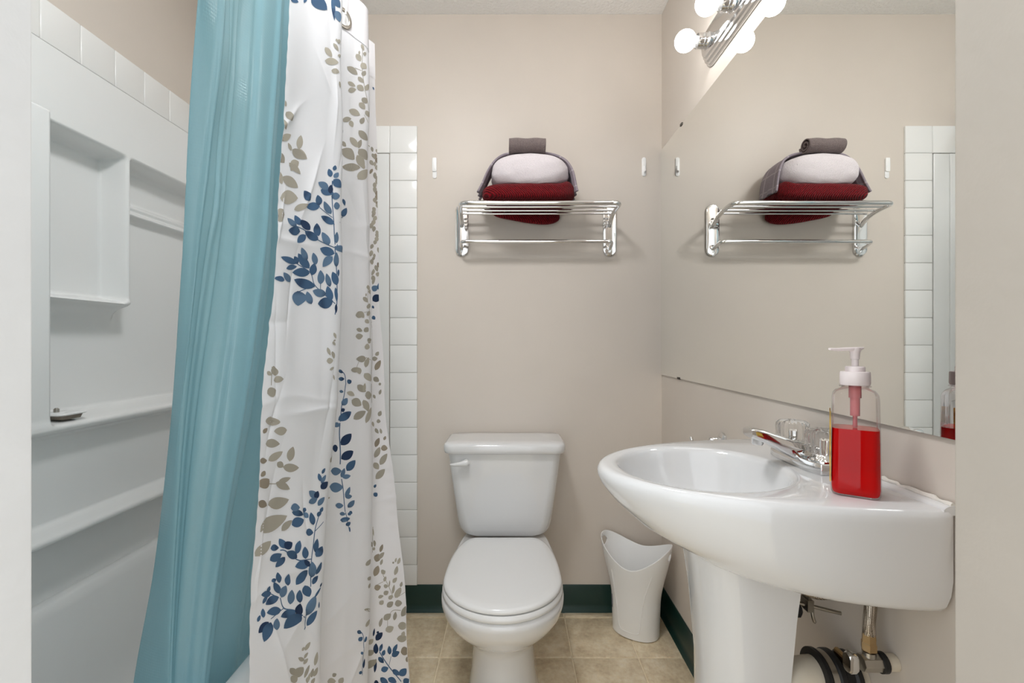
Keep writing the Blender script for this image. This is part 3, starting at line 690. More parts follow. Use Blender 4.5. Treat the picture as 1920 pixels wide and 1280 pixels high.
STEMS += [([(0.7597, 1.8421), (0.7554, 1.7882), (0.7682, 1.7443), (0.7883, 1.7155), (0.8383, 1.6741), (0.97, 1.6427)], 0.0011, 0), ([(0.7725, 1.6703), (0.804, 1.6578)], 0.00077, 0), ([(0.7196, 1.7732), (0.7525, 1.7769)], 0.00077, 0), ([(0.3834, 1.4258), (0.3805, 1.3869), (0.3877, 1.3342), (0.392, 1.2865), (0.4049, 1.2401), (0.4149, 1.1774), (0.4077, 1.1461)], 0.0011, 2), ([(0.392, 1.2853), (0.3433, 1.2891), (0.2861, 1.2941), (0.206, 1.3054), (0.1416, 1.3091)], 0.0008800000000000001, 2), ([(0.4063, 1.1687), (0.3491, 1.1875), (0.2947, 1.2038), (0.2632, 1.2263), (0.1731, 1.2389)], 0.0008800000000000001, 2), ([(0.3877, 1.3342), (0.6652, 1.3894)], 0.00077, 2), ([(0.3805, 1.348), (0.2947, 1.3605)], 0.00077, 2), ([(0.392, 1.2853), (0.4063, 1.2941)], 0.00077, 2), ([(0.2961, 1.2013), (0.206, 1.1862)], 0.00077, 2), ([(0.3319, 1.1937), (0.329, 1.2088)], 0.00077, 2), ([(0.7911, 1.2351), (0.7754, 1.1975), (0.7883, 1.1599), (0.784, 1.0921)], 0.0008800000000000001, 0), ([(0.7482, 1.1636), (0.7883, 1.1674)], 0.00066, 0), ([(0.6595, 1.0219), (0.6753, 1.0056), (0.6724, 0.968), (0.6595, 0.9379), (0.6509, 0.9003)], 0.0011, 2), ([(0.6495, 0.8978), (0.6466, 0.8702), (0.6495, 0.8325), (0.6509, 0.8012)], 0.00143, 2), ([(0.6581, 0.7661), (0.6652, 0.7435), (0.6724, 0.7109), (0.6781, 0.6858)], 0.0011, 2), ([(0.8383, 1.0896), (0.8069, 1.0207), (0.8197, 0.9304)], 0.0011, 0), ([(0.7639, 1.0495), (0.7969, 1.042)], 0.00077, 0), ([(0.731, 1.0395), (0.7239, 1.0257)], 0.00066, 0), ([(0.0372, 1.0457), (0.0443, 1.0131)], 0.00077, 0), ([(0.0601, 0.8451), (0.1302, 0.8376)], 0.00077, 0), ([(0.7539, 0.9253), (0.7897, 0.909)], 0.00077, 0), ([(0.4006, 0.7498), (0.3763, 0.7234), (0.3677, 0.6971), (0.3591, 0.6645), (0.3662, 0.6381), (0.3662, 0.6168)], 0.0011, 2), ([(0.3476, 0.5867), (0.3462, 0.5629), (0.3419, 0.5453)], 0.0011, 2), ([(0.3577, 0.6695), (0.3147, 0.6758), (0.2775, 0.6833), (0.2017, 0.7121), (0.1717, 0.7184)], 0.0008800000000000001, 2), ([(0.3405, 0.5667), (0.2761, 0.5942), (0.2089, 0.6131), (0.1845, 0.6356)], 0.0008800000000000001, 2), ([(0.3763, 0.7184), (0.4263, 0.7272)], 0.00077, 2), ([(0.2089, 0.6131), (0.1288, 0.6118)], 0.00077, 2), ([(0.1774, 0.6369), (0.1073, 0.6595)], 0.00077, 2), ([(0.6795, 0.6845), (0.6867, 0.6645), (0.6996, 0.6344)], 0.0008800000000000001, 2), ([(0.9299, 0.5892), (0.9227, 0.5253)], 0.00077, 0), ([(0.9485, 0.4575), (0.9614, 0.4199), (0.97, 0.3886)], 0.00077, 0), ([(0.9485, 0.44), (0.9285, 0.4387)], 0.00066, 0), ([(0.9571, 0.3472), (0.9685, 0.356), (0.9857, 0.3472)], 0.00077, 0), ([(0.7611, 0.3923), (0.7797, 0.3748), (0.784, 0.3346), (0.7854, 0.287)], 0.0008800000000000001, 2), ([(0.9371, 0.2707), (0.9557, 0.2243), (0.98, 0.1691)], 0.0011, 2), ([(0.9571, 0.2243), (0.9628, 0.2431)], 0.00066, 2), ([(0.9785, 0.3835), (0.9986, 0.3886)], 0.00066, 0), ([(0.9571, 0.3208), (0.9571, 0.3409)], 0.00066, 0)]

TONES = {0: (168, 163, 150), 1: (94, 121, 148), 2: (68, 98, 130), 3: (32, 52, 82), 4: (150, 140, 124)}

def print_geometry():
    V, F, C = [], [], []
    n = 0
    def off(P, u, z):
        e = 1e-3
        du = curtain_point(u + e, z) - curtain_point(u - e, z); dz = curtain_point(u, z + e) - curtain_point(u, z - e)
        nn = np.cross(du, dz); nn /= np.linalg.norm(nn, axis=1)[:, None] + 1e-12
        nn[nn[:, 0] < -0.2] *= 1
        return nn
    TT = np.linspace(0, 1, 10)
    prof = np.sin(np.pi * TT ** 0.85) ** 0.75; prof[0] = 0.04; prof[-1] = 0.0
    SS = np.array([-1, -0.5, 0, 0.5, 1])
    for k, (u0, z0, u1, z1, lu, lz, tone) in enumerate(PRINT):
        rr = random.Random(k * 13 + 5)
        t, s = np.meshgrid(TT, SS, indexing='ij')
        bend = rr.uniform(-0.16, 0.16)
        p = prof[:, None] * s + (bend * np.sin(np.pi * TT))[:, None]
        u = np.clip((u0 + (u1 - u0) * t + lu * p).ravel(), 0.001, 0.999); z = (z0 + (z1 - z0) * t + lz * p).ravel()
        P = curtain_point(u, z)
        P = P + off(P, u, z) * (0.00035 + 0.00004 * (k % 5))
        V.append(P)
        F += [[i + n for i in q] for q in grid_faces(len(TT), len(SS))]
        base = np.array(lin(TONES[tone])[:3]); dark = np.array(lin(TONES[3])[:3])
        v = rr.uniform(0.85, 1.12)
        blot = rr.uniform(0, 1) if tone in (1, 2) else 0
        dk = np.clip((0.35 - t.ravel()) / 0.35, 0, 1) * (0.7 if blot > 0.55 else 0.1) if tone in (1, 2) else np.zeros(t.size)
        if tone == 2 and blot > 0.8: dk = np.clip(1 - np.abs(t.ravel() - 0.7) / 0.3, 0, 1) * 0.8
        C.append(base * v * (1 - dk)[:, None] + dark * dk[:, None])
        n += len(P)
    for k, (pts, w, tone) in enumerate(STEMS):
        q = smooth_path([(a, b, 0) for a, b in pts], 6)[:, :2] if len(pts) > 2 else np.array([np.array(pts[0]) + (np.array(pts[1]) - np.array(pts[0])) * t for t in np.linspace(0, 1, 7)])
        u = np.clip(q[:, 0], 0.001, 0.999); z = q[:, 1]
        P = curtain_point(u, z); N_ = off(P, u, z)
        T_ = np.gradient(P, axis=0); S_ = np.cross(N_, T_); S_ /= np.linalg.norm(S_, axis=1)[:, None] + 1e-12
        P = P + N_ * 0.0003
        V.append(np.vstack([P - S_ * w, P + S_ * w])); m = len(P)
        F += [[n + i, n + i + 1, n + m + i + 1, n + m + i] for i in range(m - 1)]
        C.append(np.tile(np.array(lin(TONES[tone])[:3]), (2 * m, 1)))
        n += 2 * m
    return V, F, C

curt = thing('shower_curtain', (-0.38, 1.03, 0.06), 'white shower curtain printed with blue and taupe leaf sprays', 'shower curtain')
NU, NV = 420, 460
uu, zz = np.meshgrid(np.linspace(0, 1, NU), np.linspace(1.95, 0.07, NV), indexing='ij')
Vc = curtain_point(uu.ravel(), zz.ravel())
Fc = grid_faces(NU, NV)
nb = len(Vc); nfb = len(Fc)
colr = [np.ones((nb, 3))]
PV, PF, PC = print_geometry()
Vall = np.vstack([Vc] + PV); Fall = Fc + [[i + nb for i in q] for q in PF]
fm = [0] * nfb + [1] * len(PF)
cl = link('cloth', Vall, Fall, None, curt, angle=180, mats=[M['curtain'], M['leaf_print']], fmat=fm)
ca = cl.data.color_attributes.new('print', 'FLOAT_COLOR', 'POINT')
allc = np.vstack(colr + PC)
ca.data.foreach_set('color', np.column_stack([allc, np.ones(len(allc))]).ravel().astype(np.float32))
# header band, metal eyelets and hook rings
def frame_at(u, z):
    p = curtain_point(u, z)[0]
    du = curtain_point(u + 2e-3, z)[0] - curtain_point(u - 2e-3, z)[0]; dz = np.array([0, 0, 1.0])
    du /= np.linalg.norm(du); nn = np.cross(du, dz); nn /= np.linalg.norm(nn)
    if nn[1] > 0: nn = -nn
    return p, du, dz, nn
def torus(p, a, b, R, r, n=36, m=10):
    th = np.linspace(0, 2 * np.pi, n, endpoint=False)
    c = np.cross(a, b)
    rings = []
    for ph in np.linspace(0, 2 * np.pi, m, endpoint=False):
        rr_ = R + r * math.cos(ph)
        rings.append(p + rr_ * (np.cos(th)[:, None] * a + np.sin(th)[:, None] * b) + 0.6 * r * math.sin(ph) * c)
    return loft(rings + [rings[0]], True, False, False)
for u in (0.20, 0.665):
    p, du, dz, nn = frame_at(u, 1.874)
    link('eyelet', *torus(p + nn * 0.0012, du, dz, 0.0205, 0.0048), M['steel'], curt)
    disc = [p + nn * 0.0012 + 0.018 * (math.cos(a) * du + math.sin(a) * dz) for a in np.linspace(0, 2 * np.pi, 24, endpoint=False)]
    link('eyelet_hole', np.array(disc), [tuple(range(24))], M['acrylic'], curt)
# stitched header as a raised strip following the cloth
def strip(u0, u1, z0, z1, nu_, nv_, offs):
    a, b = np.meshgrid(np.linspace(u0, u1, nu_), np.linspace(z0, z1, nv_), indexing='ij')
    P = curtain_point(a.ravel(), b.ravel())
    e = 1e-3
    d1 = curtain_point(np.clip(a.ravel() + e, 0, 1), b.ravel()) - curtain_point(np.clip(a.ravel() - e, 0, 1), b.ravel())
    d2 = np.tile([0, 0, 1.0], (len(P), 1))
    nn = np.cross(d1, d2); nn /= np.linalg.norm(nn, axis=1)[:, None]
    return P + nn * offs, grid_faces(nu_, nv_)
link('header_band', *strip(0.0, 1.0, 1.952, 1.848, 120, 4, 0.0010), M['curtain'], curt, angle=180)
p, du, dz, nn = frame_at(0.665, 1.874)
top = np.array([rod_x(p[1]), p[1], 1.985])
hk = smooth_path([p + nn * 0.010 + dz * 0.005, p + nn * 0.014 + dz * 0.03, top + np.array([0.016, -0.004, -0.02]), top + np.array([0.014, 0, 0.012]), top + np.array([-0.006, 0, 0.0165]), top + np.array([-0.018, 0, 0.0]),
                  p - nn * 0.012 + dz * 0.04, p - nn * 0.008 + dz * 0.004], 6)
hook = link('curtain_ring', *tube(hk, 0.0022, 8), M['plastic'])
tag(hook, 'white plastic ring hooking the eyelet to the rod', 'curtain ring')

# aqua liner hanging inside the tub
E_ = [(-0.424, 0.636), (-0.43, 0.641), (-0.475, 0.681), (-0.518, 0.718), (-0.564, 0.76), (-0.62, 0.796), (-0.663, 0.8), (-0.673, 0.8), (-0.673, 0.8)]
C1_ = [(-0.422, 0.688), (-0.43, 0.694), (-0.456, 0.712), (-0.496, 0.729), (-0.541, 0.75), (-0.575, 0.775), (-0.589, 0.78), (-0.59, 0.78), (-0.59, 0.78)]
C2_ = [(-0.457, 0.942), (-0.461, 0.923), (-0.466, 0.903), (-0.472, 0.888), (-0.499, 0.88), (-0.545, 0.878), (-0.57, 0.86), (-0.587, 0.848), (-0.587, 0.848)]
rows = []
for i in range(len(CZ)):
    e, a, b = (np.array(v[i]) for v in (E_, C1_, C2_))
    q = 1 - sstep(0.5, 1.5, CZ[i])
    m1 = a + (b - a) * 0.30 + np.array([-0.012, 0.004]); m2 = a + (b - a) * 0.62 + np.array([0.008, 0.0])
    v1 = b + np.array([-0.035 - 0.01 * q, 0.02]); c3 = b + np.array([-0.012, 0.13 - 0.02 * q]); v3 = b + np.array([-0.045, 0.20]); c4 = b + np.array([-0.02, 0.30])
    rows.append([e + np.array([-0.012, 0.02]), e, a, m1, m2, b, v1, c3, v3, c4])
LC = np.array(rows)
LU = np.array([0, 0.06, 0.18, 0.32, 0.48, 0.62, 0.70, 0.80, 0.90, 1.0])
NU, NV = 200, 220
us = np.linspace(0, 1, NU); zs = np.linspace(1.945, 0.16, NV)
rz = cr(-CZ, LC, -zs)                          # (NV, 10, 2)
P = cr(LU, rz.transpose(1, 0, 2), us)          # (NU, NV, 2)
U2, Z2 = np.meshgrid(us, zs, indexing='ij')
wr = np.zeros_like(U2)
for a in rng.uniform(-1, 1, (10, 6)):
    wr += 0.0007 * np.sin(U2 * (18 + 14 * a[0]) + Z2 * (6 + 7 * a[1]) + 6 * a[2]) * np.sin(Z2 * (4 + 4 * a[3]) + 5 * a[4])
# pinched dents and horizontal packing creases
for (uc, zc, r, amp) in ((0.20, 1.42, 0.045, -0.008), (0.24, 1.30, 0.03, 0.006), (0.22, 1.55, 0.035, 0.005), (0.33, 1.62, 0.05, -0.006)):
    wr += amp * np.exp(-(((U2 - uc) / (r * 1.0)) ** 2 + ((Z2 - zc) / (r * 1.4)) ** 2))
for zc in (1.33, 1.22, 1.08):
    wr += 0.0012 * np.exp(-np.abs(Z2 - zc - 0.012 * np.sin(U2 * 7)) / 0.004)
for (u_a, u_b, am, sg) in ((0.175, 0.10, 0.006, 0.012), (0.235, 0.20, -0.005, 0.010), (0.30, 0.27, 0.006, 0.014), (0.42, 0.40, -0.006, 0.02), (0.55, 0.52, 0.006, 0.016)):
    wr += am * np.exp(-((U2 - (u_b + (u_a - u_b) * (Z2 - 0.3) / 1.6)) / sg) ** 2) * (0.35 + 0.65 * sstep(0.4, 1.7, Z2))
Vl = np.stack([P[..., 0] + wr, P[..., 1] - 0.5 * wr, Z2], axis=-1).reshape(-1, 3)
lin_o = link('shower_liner', Vl, grid_faces(NU, NV), M['liner'], angle=180)
uvl = lin_o.data.uv_layers.new(name='UVMap')
li = np.zeros(len(lin_o.data.loops), dtype=np.int32); lin_o.data.loops.foreach_get('vertex_index', li)
uvs = np.column_stack([U2.ravel() * 0.75, Z2.ravel()])
uvl.data.foreach_set('uv', uvs[li].ravel().astype(np.float32))
tag(lin_o, 'translucent aqua vinyl shower liner hanging inside the tub', 'shower liner')

# ================================================================== TOILET
X0 = -0.027
toi = thing('toilet', (X0, 1.45, 0), 'white two-piece toilet with closed round lid against the back wall', 'toilet')
def egg(half, yf, yb, ym, hb, n=64):
    """round-front outline: semi-ellipse in front of ym, tapering to half width hb at yb"""
    pts = []
    a = np.linspace(-np.pi / 2, np.pi / 2, n // 2 + 1)
    front = [(half * math.sin(t), ym - (ym - yf) * math.cos(t)) for t in a]
    s = np.linspace(0, 1, n // 4 + 1)[1:]
    right = [(hb + (half - hb) * math.cos(math.pi / 2 * q ** 1.15), ym + (yb - ym) * math.sin(math.pi / 2 * q)) for q in s]
    left = [(-x, y) for x, y in right][::-1]
    pts = front + right + left
    return np.array([(X0 + x, y) for x, y in pts])
def inset(o, k, c=None):
    o = np.asarray(o); c = o.mean(axis=0) if c is None else c
    d = o - c; r = np.linalg.norm(d, axis=1)[:, None]
    return c + d * (1 - k / r)
e0 = egg(0.172, 1.168, 1.612, 1.342, 0.098)
link('lid', *loft([at_z(inset(e0, 0.006), 0.390), at_z(inset(e0, 0.001), 0.3925), at_z(e0, 0.397), at_z(inset(e0, 0.002), 0.402), at_z(inset(e0, 0.010), 0.4055), at_z(inset(e0, 0.03), 0.4070), at_z(inset(e0, 0.09), 0.4085)]), M['seat'], toi, angle=50)
e1 = egg(0.175, 1.163, 1.60, 1.342, 0.10)
link('seat', *loft([at_z(inset(e1, 0.005), 0.369), at_z(e1, 0.374), at_z(e1, 0.382), at_z(inset(e1, 0.005), 0.3885)]), M['seat'], toi, angle=50)
for s in (-1, 1):
    link('hinge', *loft([at_z(rrect(0.022, 0.012, 0.008) + np.array([X0 + s * 0.070, 1.603]), zq) for zq in (0.366, 0.383, 0.388)]), M['seat'], toi)
br = [(egg(0.112, 1.262, 1.74, 1.43, 0.085), 0.0), (egg(0.108, 1.268, 1.74, 1.43, 0.083), 0.02), (egg(0.097, 1.296, 1.73, 1.43, 0.078), 0.10),
      (egg(0.094, 1.318, 1.72, 1.43, 0.078), 0.17), (egg(0.103, 1.302, 1.72, 1.41, 0.082), 0.205), (egg(0.128, 1.252, 1.72, 1.38, 0.09), 0.24),
      (egg(0.153, 1.206, 1.73, 1.36, 0.10), 0.28), (egg(0.170, 1.178, 1.76, 1.345, 0.11), 0.315), (egg(0.1775, 1.165, 1.79, 1.342, 0.115), 0.345),
      (egg(0.177, 1.164, 1.79, 1.342, 0.115), 0.362), (egg(0.170, 1.172, 1.785, 1.342, 0.11), 0.3685)]
link('bowl', *loft([at_z(o, zq) for o, zq in br]), M['china'], toi, angle=70)
# tank: bowed front, tapering to a rounded bottom
def tank_ring(hw, yf, yb, r, z, bow=0.012):
    o = rrect(hw, (yb - yf) / 2, r, 8)
    o = o + np.array([0, (yf + yb) / 2])
    k = np.clip((((yf + yb) / 2) - o[:, 1]) / ((yb - yf) / 2), 0, 1)
    o[:, 1] -= bow * k * (1 - (o[:, 0] / hw) ** 2)
    return at_z(o + np.array([X0, 0]), z)
tr = [tank_ring(0.118, 1.705, 1.83, 0.04, 0.3715), tank_ring(0.145, 1.69, 1.84, 0.045, 0.375), tank_ring(0.160, 1.680, 1.846, 0.045, 0.386), tank_ring(0.169, 1.675, 1.85, 0.045, 0.404),
      tank_ring(0.174, 1.672, 1.85, 0.04, 0.43), tank_ring(0.190, 1.665, 1.852, 0.035, 0.55), tank_ring(0.207, 1.657, 1.854, 0.032, 0.686)]
link('tank', *loft(tr), M['china'], toi, angle=60)
tl = [tank_ring(0.213, 1.650, 1.856, 0.034, 0.684), tank_ring(0.219, 1.644, 1.857, 0.036, 0.687), tank_ring(0.2215, 1.641, 1.858, 0.037, 0.696), tank_ring(0.2215, 1.641, 1.858, 0.037, 0.711),
      tank_ring(0.2185, 1.644, 1.856, 0.036, 0.719), tank_ring(0.210, 1.652, 1.850, 0.034, 0.7235), tank_ring(0.15, 1.69, 1.82, 0.03, 0.7255)]
link('tank_lid', *loft(tl), M['china'], toi, angle=50)
lv = smooth_path([(X0 - 0.130, 1.640, 0.655), (X0 - 0.142, 1.637, 0.655), (X0 - 0.160, 1.636, 0.652), (X0 - 0.180, 1.638, 0.650), (X0 - 0.194, 1.642, 0.6495)], 6)
link('flush_lever', *join(tube(lv, np.interp(np.linspace(0, 1, len(lv)), [0, 0.12, 0.3, 0.6, 1], [0.009, 0.0125, 0.011, 0.007, 0.003]), 14), lathe([(0.013, 0.0), (0.013, -0.018)], (X0 - 0.138, 1.664, 0.655), 'Y', 20)), M['seat'], toi)
link('tank_bolt', *lathe([(0.010, 0.345), (0.010, 0.3725)], (X0 - 0.112, 1.725, 0), n=6), M['brass'], toi)
link('water_supply', *tube(smooth_path([(X0 - 0.112, 1.74, 0.374), (X0 - 0.115, 1.745, 0.30), (X0 - 0.15, 1.78, 0.20), (X0 - 0.17, 1.845, 0.17)], 8), 0.0055, 10), M['steel'], toi)

# ================================================================== WASTE BIN
bx, by = 0.466, 1.728
can = thing('waste_bin', (bx, by, 0.001), 'white plastic waste bin with wavy rim beside the toilet', 'waste bin')
NT, NZ = 192, 70
rot = math.radians(-32)
def can_pt(th, z):
    t = z / 0.35
    a = 0.086 + 0.012 * t + 0.034 * sstep(0.35, 1.0, t)
    b = 0.064 + 0.010 * t + 0.018 * sstep(0.35, 1.0, t)
    x = a * np.sign(np.cos(th)) * np.abs(np.cos(th)) ** 0.92; y = b * np.sign(np.sin(th)) * np.abs(np.sin(th)) ** 0.92
    return np.stack([bx + x * math.cos(rot) - y * math.sin(rot), by + x * math.sin(rot) + y * math.cos(rot), z], axis=-1)
th = np.linspace(0, 2 * np.pi, NT, endpoint=False)
c2 = np.abs(np.cos(th)) ** 1.6
dip = np.where(np.sin(th) < 0, 0.262, 0.290)
rimz = dip + (0.347 - dip) * c2
V, F = [], []
hole_t = []
for i in range(NT):
    for j in range(NZ):
        V.append(can_pt(th[i], 0.004 + (rimz[i] - 0.004) * (j / (NZ - 1)) ** 0.9))
V = np.array(V)
tht = np.repeat(th, NZ)
keep = np.ones(len(V), bool)
for th0 in (0.0, np.pi):
    dth = (tht - th0 + np.pi) % (2 * np.pi) - np.pi
    ex = dth * 0.12 / 0.030; ez = (V[:, 2] - 0.312) / 0.0155
    r = np.sqrt(ex ** 2 + ez ** 2)
    inside = r < 1
    keep &= ~(r < 0.86)
    near = (r >= 0.86) & (r < 1.12)
    for k in np.where(near)[0]:
        V[k] = can_pt(th0 + ex[k] / r[k] * 0.030 / 0.12, 0.312 + 0.0155 * ez[k] / r[k])
for i in range(NT):
    for j in range(NZ - 1):
        q = (i * NZ + j, ((i + 1) % NT) * NZ + j, ((i + 1) % NT) * NZ + j + 1, i * NZ + j + 1)
        if all(keep[k] for k in q): F.append(q)
F.append(tuple(i * NZ for i in range(NT))[::-1])
o = link('shell', V, F, M['plastic'], can, angle=50)
sd = o.modifiers.new('wall', 'SOLIDIFY'); sd.thickness = 0.0022; sd.offset = -1
th_s = np.linspace(math.radians(192), math.radians(214), 8); zs_ = np.linspace(0.085, 0.135, 6)
Vs = np.array([can_pt(np.array(a), zq) + (can_pt(np.array(a), zq) - np.array([bx, by, zq])) * 0.012 for a in th_s for zq in zs_])
link('sticker', Vs, grid_faces(8, 6), M['paper'], can)
# pressed panel outline on the front of the bin
pth = []
for a, zq in ((232, 0.24), (236, 0.10), (243, 0.035), (262, 0.027), (285, 0.030), (291, 0.05), (300, 0.16), (311, 0.25)):
    q = can_pt(np.array(math.radians(a)), zq); pth.append(q + (np.array([bx, by, zq]) - q) * 0.004)
link('panel_ridge', *tube(smooth_path(pth, 8), 0.0014, 8), M['plastic'], can)

# ================================================================== SINK
SX, SY, DZ = 0.603, 0.855, 0.860
WS = 0.235 / 0.215
sink = thing('pedestal_sink', (0.42, SY, 0), 'white china pedestal sink on the wall under the mirror', 'sink')
NP = 144
PHI = np.linspace(0, 2 * np.pi, NP, endpoint=False)
def d_ring(P, W, z, c=0.16):
    W = W * WS
    return d_ring0(P, W, z, c)
def d_ring0(P, W, z, c=0.16):
    """half-ellipse basin outline (p from the wall, w sideways), sampled by angle about p=c"""
    out = []
    for a in PHI:
        dp, dw = math.cos(a), math.sin(a)
        A = (dp / P) ** 2 + (dw / W) ** 2; B = 2 * c * dp / P ** 2; C = (c / P) ** 2 - 1
        t = (-B + math.sqrt(B * B - 4 * A * C)) / (2 * A)
        if dp < -1e-9: t = min(t, -c / dp)
        out.append((SX - (c + t * dp), SY + t * dw, z))
    return np.array(out)
def e_ring(pc, pr, wr, z, c=0.16):
    out = []
    for a in PHI:
        dp, dw = math.cos(a), math.sin(a)
        o = min(max(c - pc, -0.5 * pr), 0.5 * pr) if pr > 0.1 else 0.0
        A = (dp / pr) ** 2 + (dw / wr) ** 2; B = 2 * o * dp / pr ** 2; C = (o / pr) ** 2 - 1
        t = (-B + math.sqrt(B * B - 4 * A * C)) / (2 * A)
        out.append((SX - (pc + o + t * dp), SY + t * dw, z))
    return np.array(out)
R_l = lambda rel: ZC - rel
rings = [e_ring(0.23, 0.03, 0.03, DZ - 0.125), e_ring(0.235, 0.07, 0.07, DZ - 0.121), e_ring(0.243, 0.105, 0.10, DZ - 0.105), e_ring(0.250, 0.128, 0.123, DZ - 0.07), e_ring(0.252, 0.139, 0.136, DZ - 0.035),
         e_ring(0.253, 0.146, 0.1435, DZ - 0.012), e_ring(0.253, 0.150, 0.148, DZ - 0.004), e_ring(0.253, 0.155, 0.153, DZ - 0.001)]
mid = d_ring(0.432, 0.208, DZ)
inn = e_ring(0.253, 0.162, 0.160, DZ - 0.0005)
rings += [inn, inn * 0.5 + mid * 0.5 + np.array([0, 0, 0.0]), mid]
rings += [d_ring(0.4375, 0.2125, DZ - 0.003), d_ring(0.4415, 0.2148, DZ - 0.010), d_ring(0.4415, 0.2155, DZ - 0.018), d_ring(0.436, 0.215, DZ - 0.032),
          d_ring(0.416, 0.2135, R_l(.288)), d_ring(0.392, 0.212, R_l(.310)), d_ring(0.37, 0.2105, R_l(.329)), d_ring(0.333, 0.2075, R_l(.350)), d_ring(0.302, 0.204, R_l(.366)), d_ring(0.289, 0.200, R_l(.374)), d_ring(0.280, 0.193, R_l(.377)),
          d_ring(0.262, 0.172, R_l(.371)), d_ring(0.240, 0.150, R_l(.350))]
Vb, Fb = loft(rings, True, True, True)
lip = loft([np.array([(SX - a, y, z) for a, z in ((0, 0.853), (0.016, 0.853), (0.015, 0.8605), (0.011, 0.864), (0.007, 0.8655), (0, 0.866))]) for y in (SY - 0.231, SY - 0.2295, SY + 0.2295, SY + 0.231)])
link('basin', *join((Vb, Fb), lip), M['china'], sink, angle=55)
link('drain', *lathe([(0.022, 0), (0.022, 0.003), (0.016, 0.004), (0.012, 0.001)], (SX - 0.23, SY, DZ - 0.1255), n=28), M['chrome'], sink)
def ped_ring(xf, xb, hw, z, n=40):
    a = np.linspace(-np.pi / 2, np.pi / 2, n)
    k = 0.085
    pts = [(xf + k - k * abs(math.cos(t)) ** 0.85, SY + hw * np.sign(math.sin(t)) * abs(math.sin(t)) ** 0.8) for t in a]
    pts += [(xb, SY + hw), (xb - 0.004, SY + hw - 0.012), (xf + k, SY + hw - 0.014), (xf + k, SY - hw + 0.014), (xb - 0.004, SY - hw + 0.012), (xb, SY - hw)]
    return at_z(np.array(pts), z)
link('pedestal', *loft([ped_ring(0.318, 0.478, 0.102, 0.0), ped_ring(0.320, 0.478, 0.100, 0.03), ped_ring(0.334, 0.472, 0.088, 0.09), ped_ring(0.350, 0.466, 0.079, 0.30), ped_ring(0.348, 0.470, 0.081, 0.50),
                        ped_ring(0.338, 0.478, 0.086, 0.62), ped_ring(0.330, 0.484, 0.089, 0.68), ped_ring(0.325, 0.488, 0.091, 0.705), ped_ring(0.322, 0.490, 0.092, 0.722)]), M['china'], sink, angle=50)
cp = np.array([(SX - 0.001 + 0.0015 * rng.uniform(-1, 1), y, 0.867 + 0.0012 * rng.uniform(-1, 1)) for y in np.linspace(SY - 0.230, SY + 0.230, 60)])
link('caulk_bead', *tube(cp, 0.0035 + 0.0016 * rng.uniform(-1, 1, 60), 8), M['caulk'], sink)

# faucet
FY = 0.865
fau = thing('faucet', (0.557, FY, DZ), 'chrome faucet with two clear knobs on the sink', 'faucet')
fx = 0.557
bo = np.array([(-0.026, -0.078), (0.026, -0.078), (0.030, -0.072), (0.030, 0.072), (0.026, 0.078), (-0.026, 0.078), (-0.034, 0.05), (-0.034, -0.05)]) + np.array([fx, FY])
o = link('base', *loft([at_z(bo, DZ - 0.0005), at_z(bo, DZ + 0.011), at_z((bo - [fx, FY]) * [0.88, 0.95] + [fx, FY], DZ + 0.018)]), M['chrome'], fau, angle=30); bevel(o, 0.0015, 2)
def spout_sec(x, zt, zb, hw):
    r = rrect(hw, (zt - zb) / 2, 0.006, 3)
    return np.array([(x, FY + a, (zt + zb) / 2 + b) for a, b in r])
link('spout', *loft([spout_sec(0.582, 0.884, 0.866, 0.026), spout_sec(0.566, 0.900, 0.866, 0.027), spout_sec(0.545, 0.9035, 0.866, 0.0255), spout_sec(0.520, 0.908, 0.874, 0.0225), spout_sec(0.495, 0.917, 0.888, 0.0205), spout_sec(0.472, 0.9245, 0.901, 0.0195), spout_sec(0.452, 0.928, 0.9075, 0.019), spout_sec(0.4445, 0.9265, 0.911, 0.0175)]), M['chrome'], fau, angle=40)
link('aerator', *lathe([(0.0105, 0.912), (0.0105, 0.8985), (0.009, 0.896)], (0.463, FY, 0), n=24), M['chrome'], fau)
for s in (-1, 1):
    ky = FY + s * 0.0455
    link('valve_collar', *lathe([(0.026, DZ + 0.012), (0.025, DZ + 0.020), (0.016, DZ + 0.027), (0.012, DZ + 0.030)], (fx, ky, 0), n=32), M['chrome'], fau)
    tk = np.linspace(0, 2 * np.pi, 96, endpoint=False)
    fl = 1 + 0.06 * np.cos(tk * 12)
    rr2 = []
    for r, zq, k in ((0.019, 0.030, 0.4), (0.0255, 0.033, 1), (0.0275, 0.045, 1), (0.0285, 0.062, 1), (0.0275, 0.069, 0.8), (0.023, 0.0735, 0.3), (0.012, 0.075, 0.0)):
        q = r * (1 + (fl - 1) * k)
        rr2.append(np.column_stack([fx + q * np.cos(tk), ky + q * np.sin(tk), np.full(96, DZ + zq)]))
    kn = link('knob', *loft(rr2), M['knob'], fau, angle=60)
    tag(kn, 'clear fluted acrylic knob')
    st = link('knob_stem', *lathe([(0.007, DZ + 0.028), (0.007, DZ + 0.055), (0.004, DZ + 0.058)], (fx, ky, 0), n=16), M['chrome'], kn)

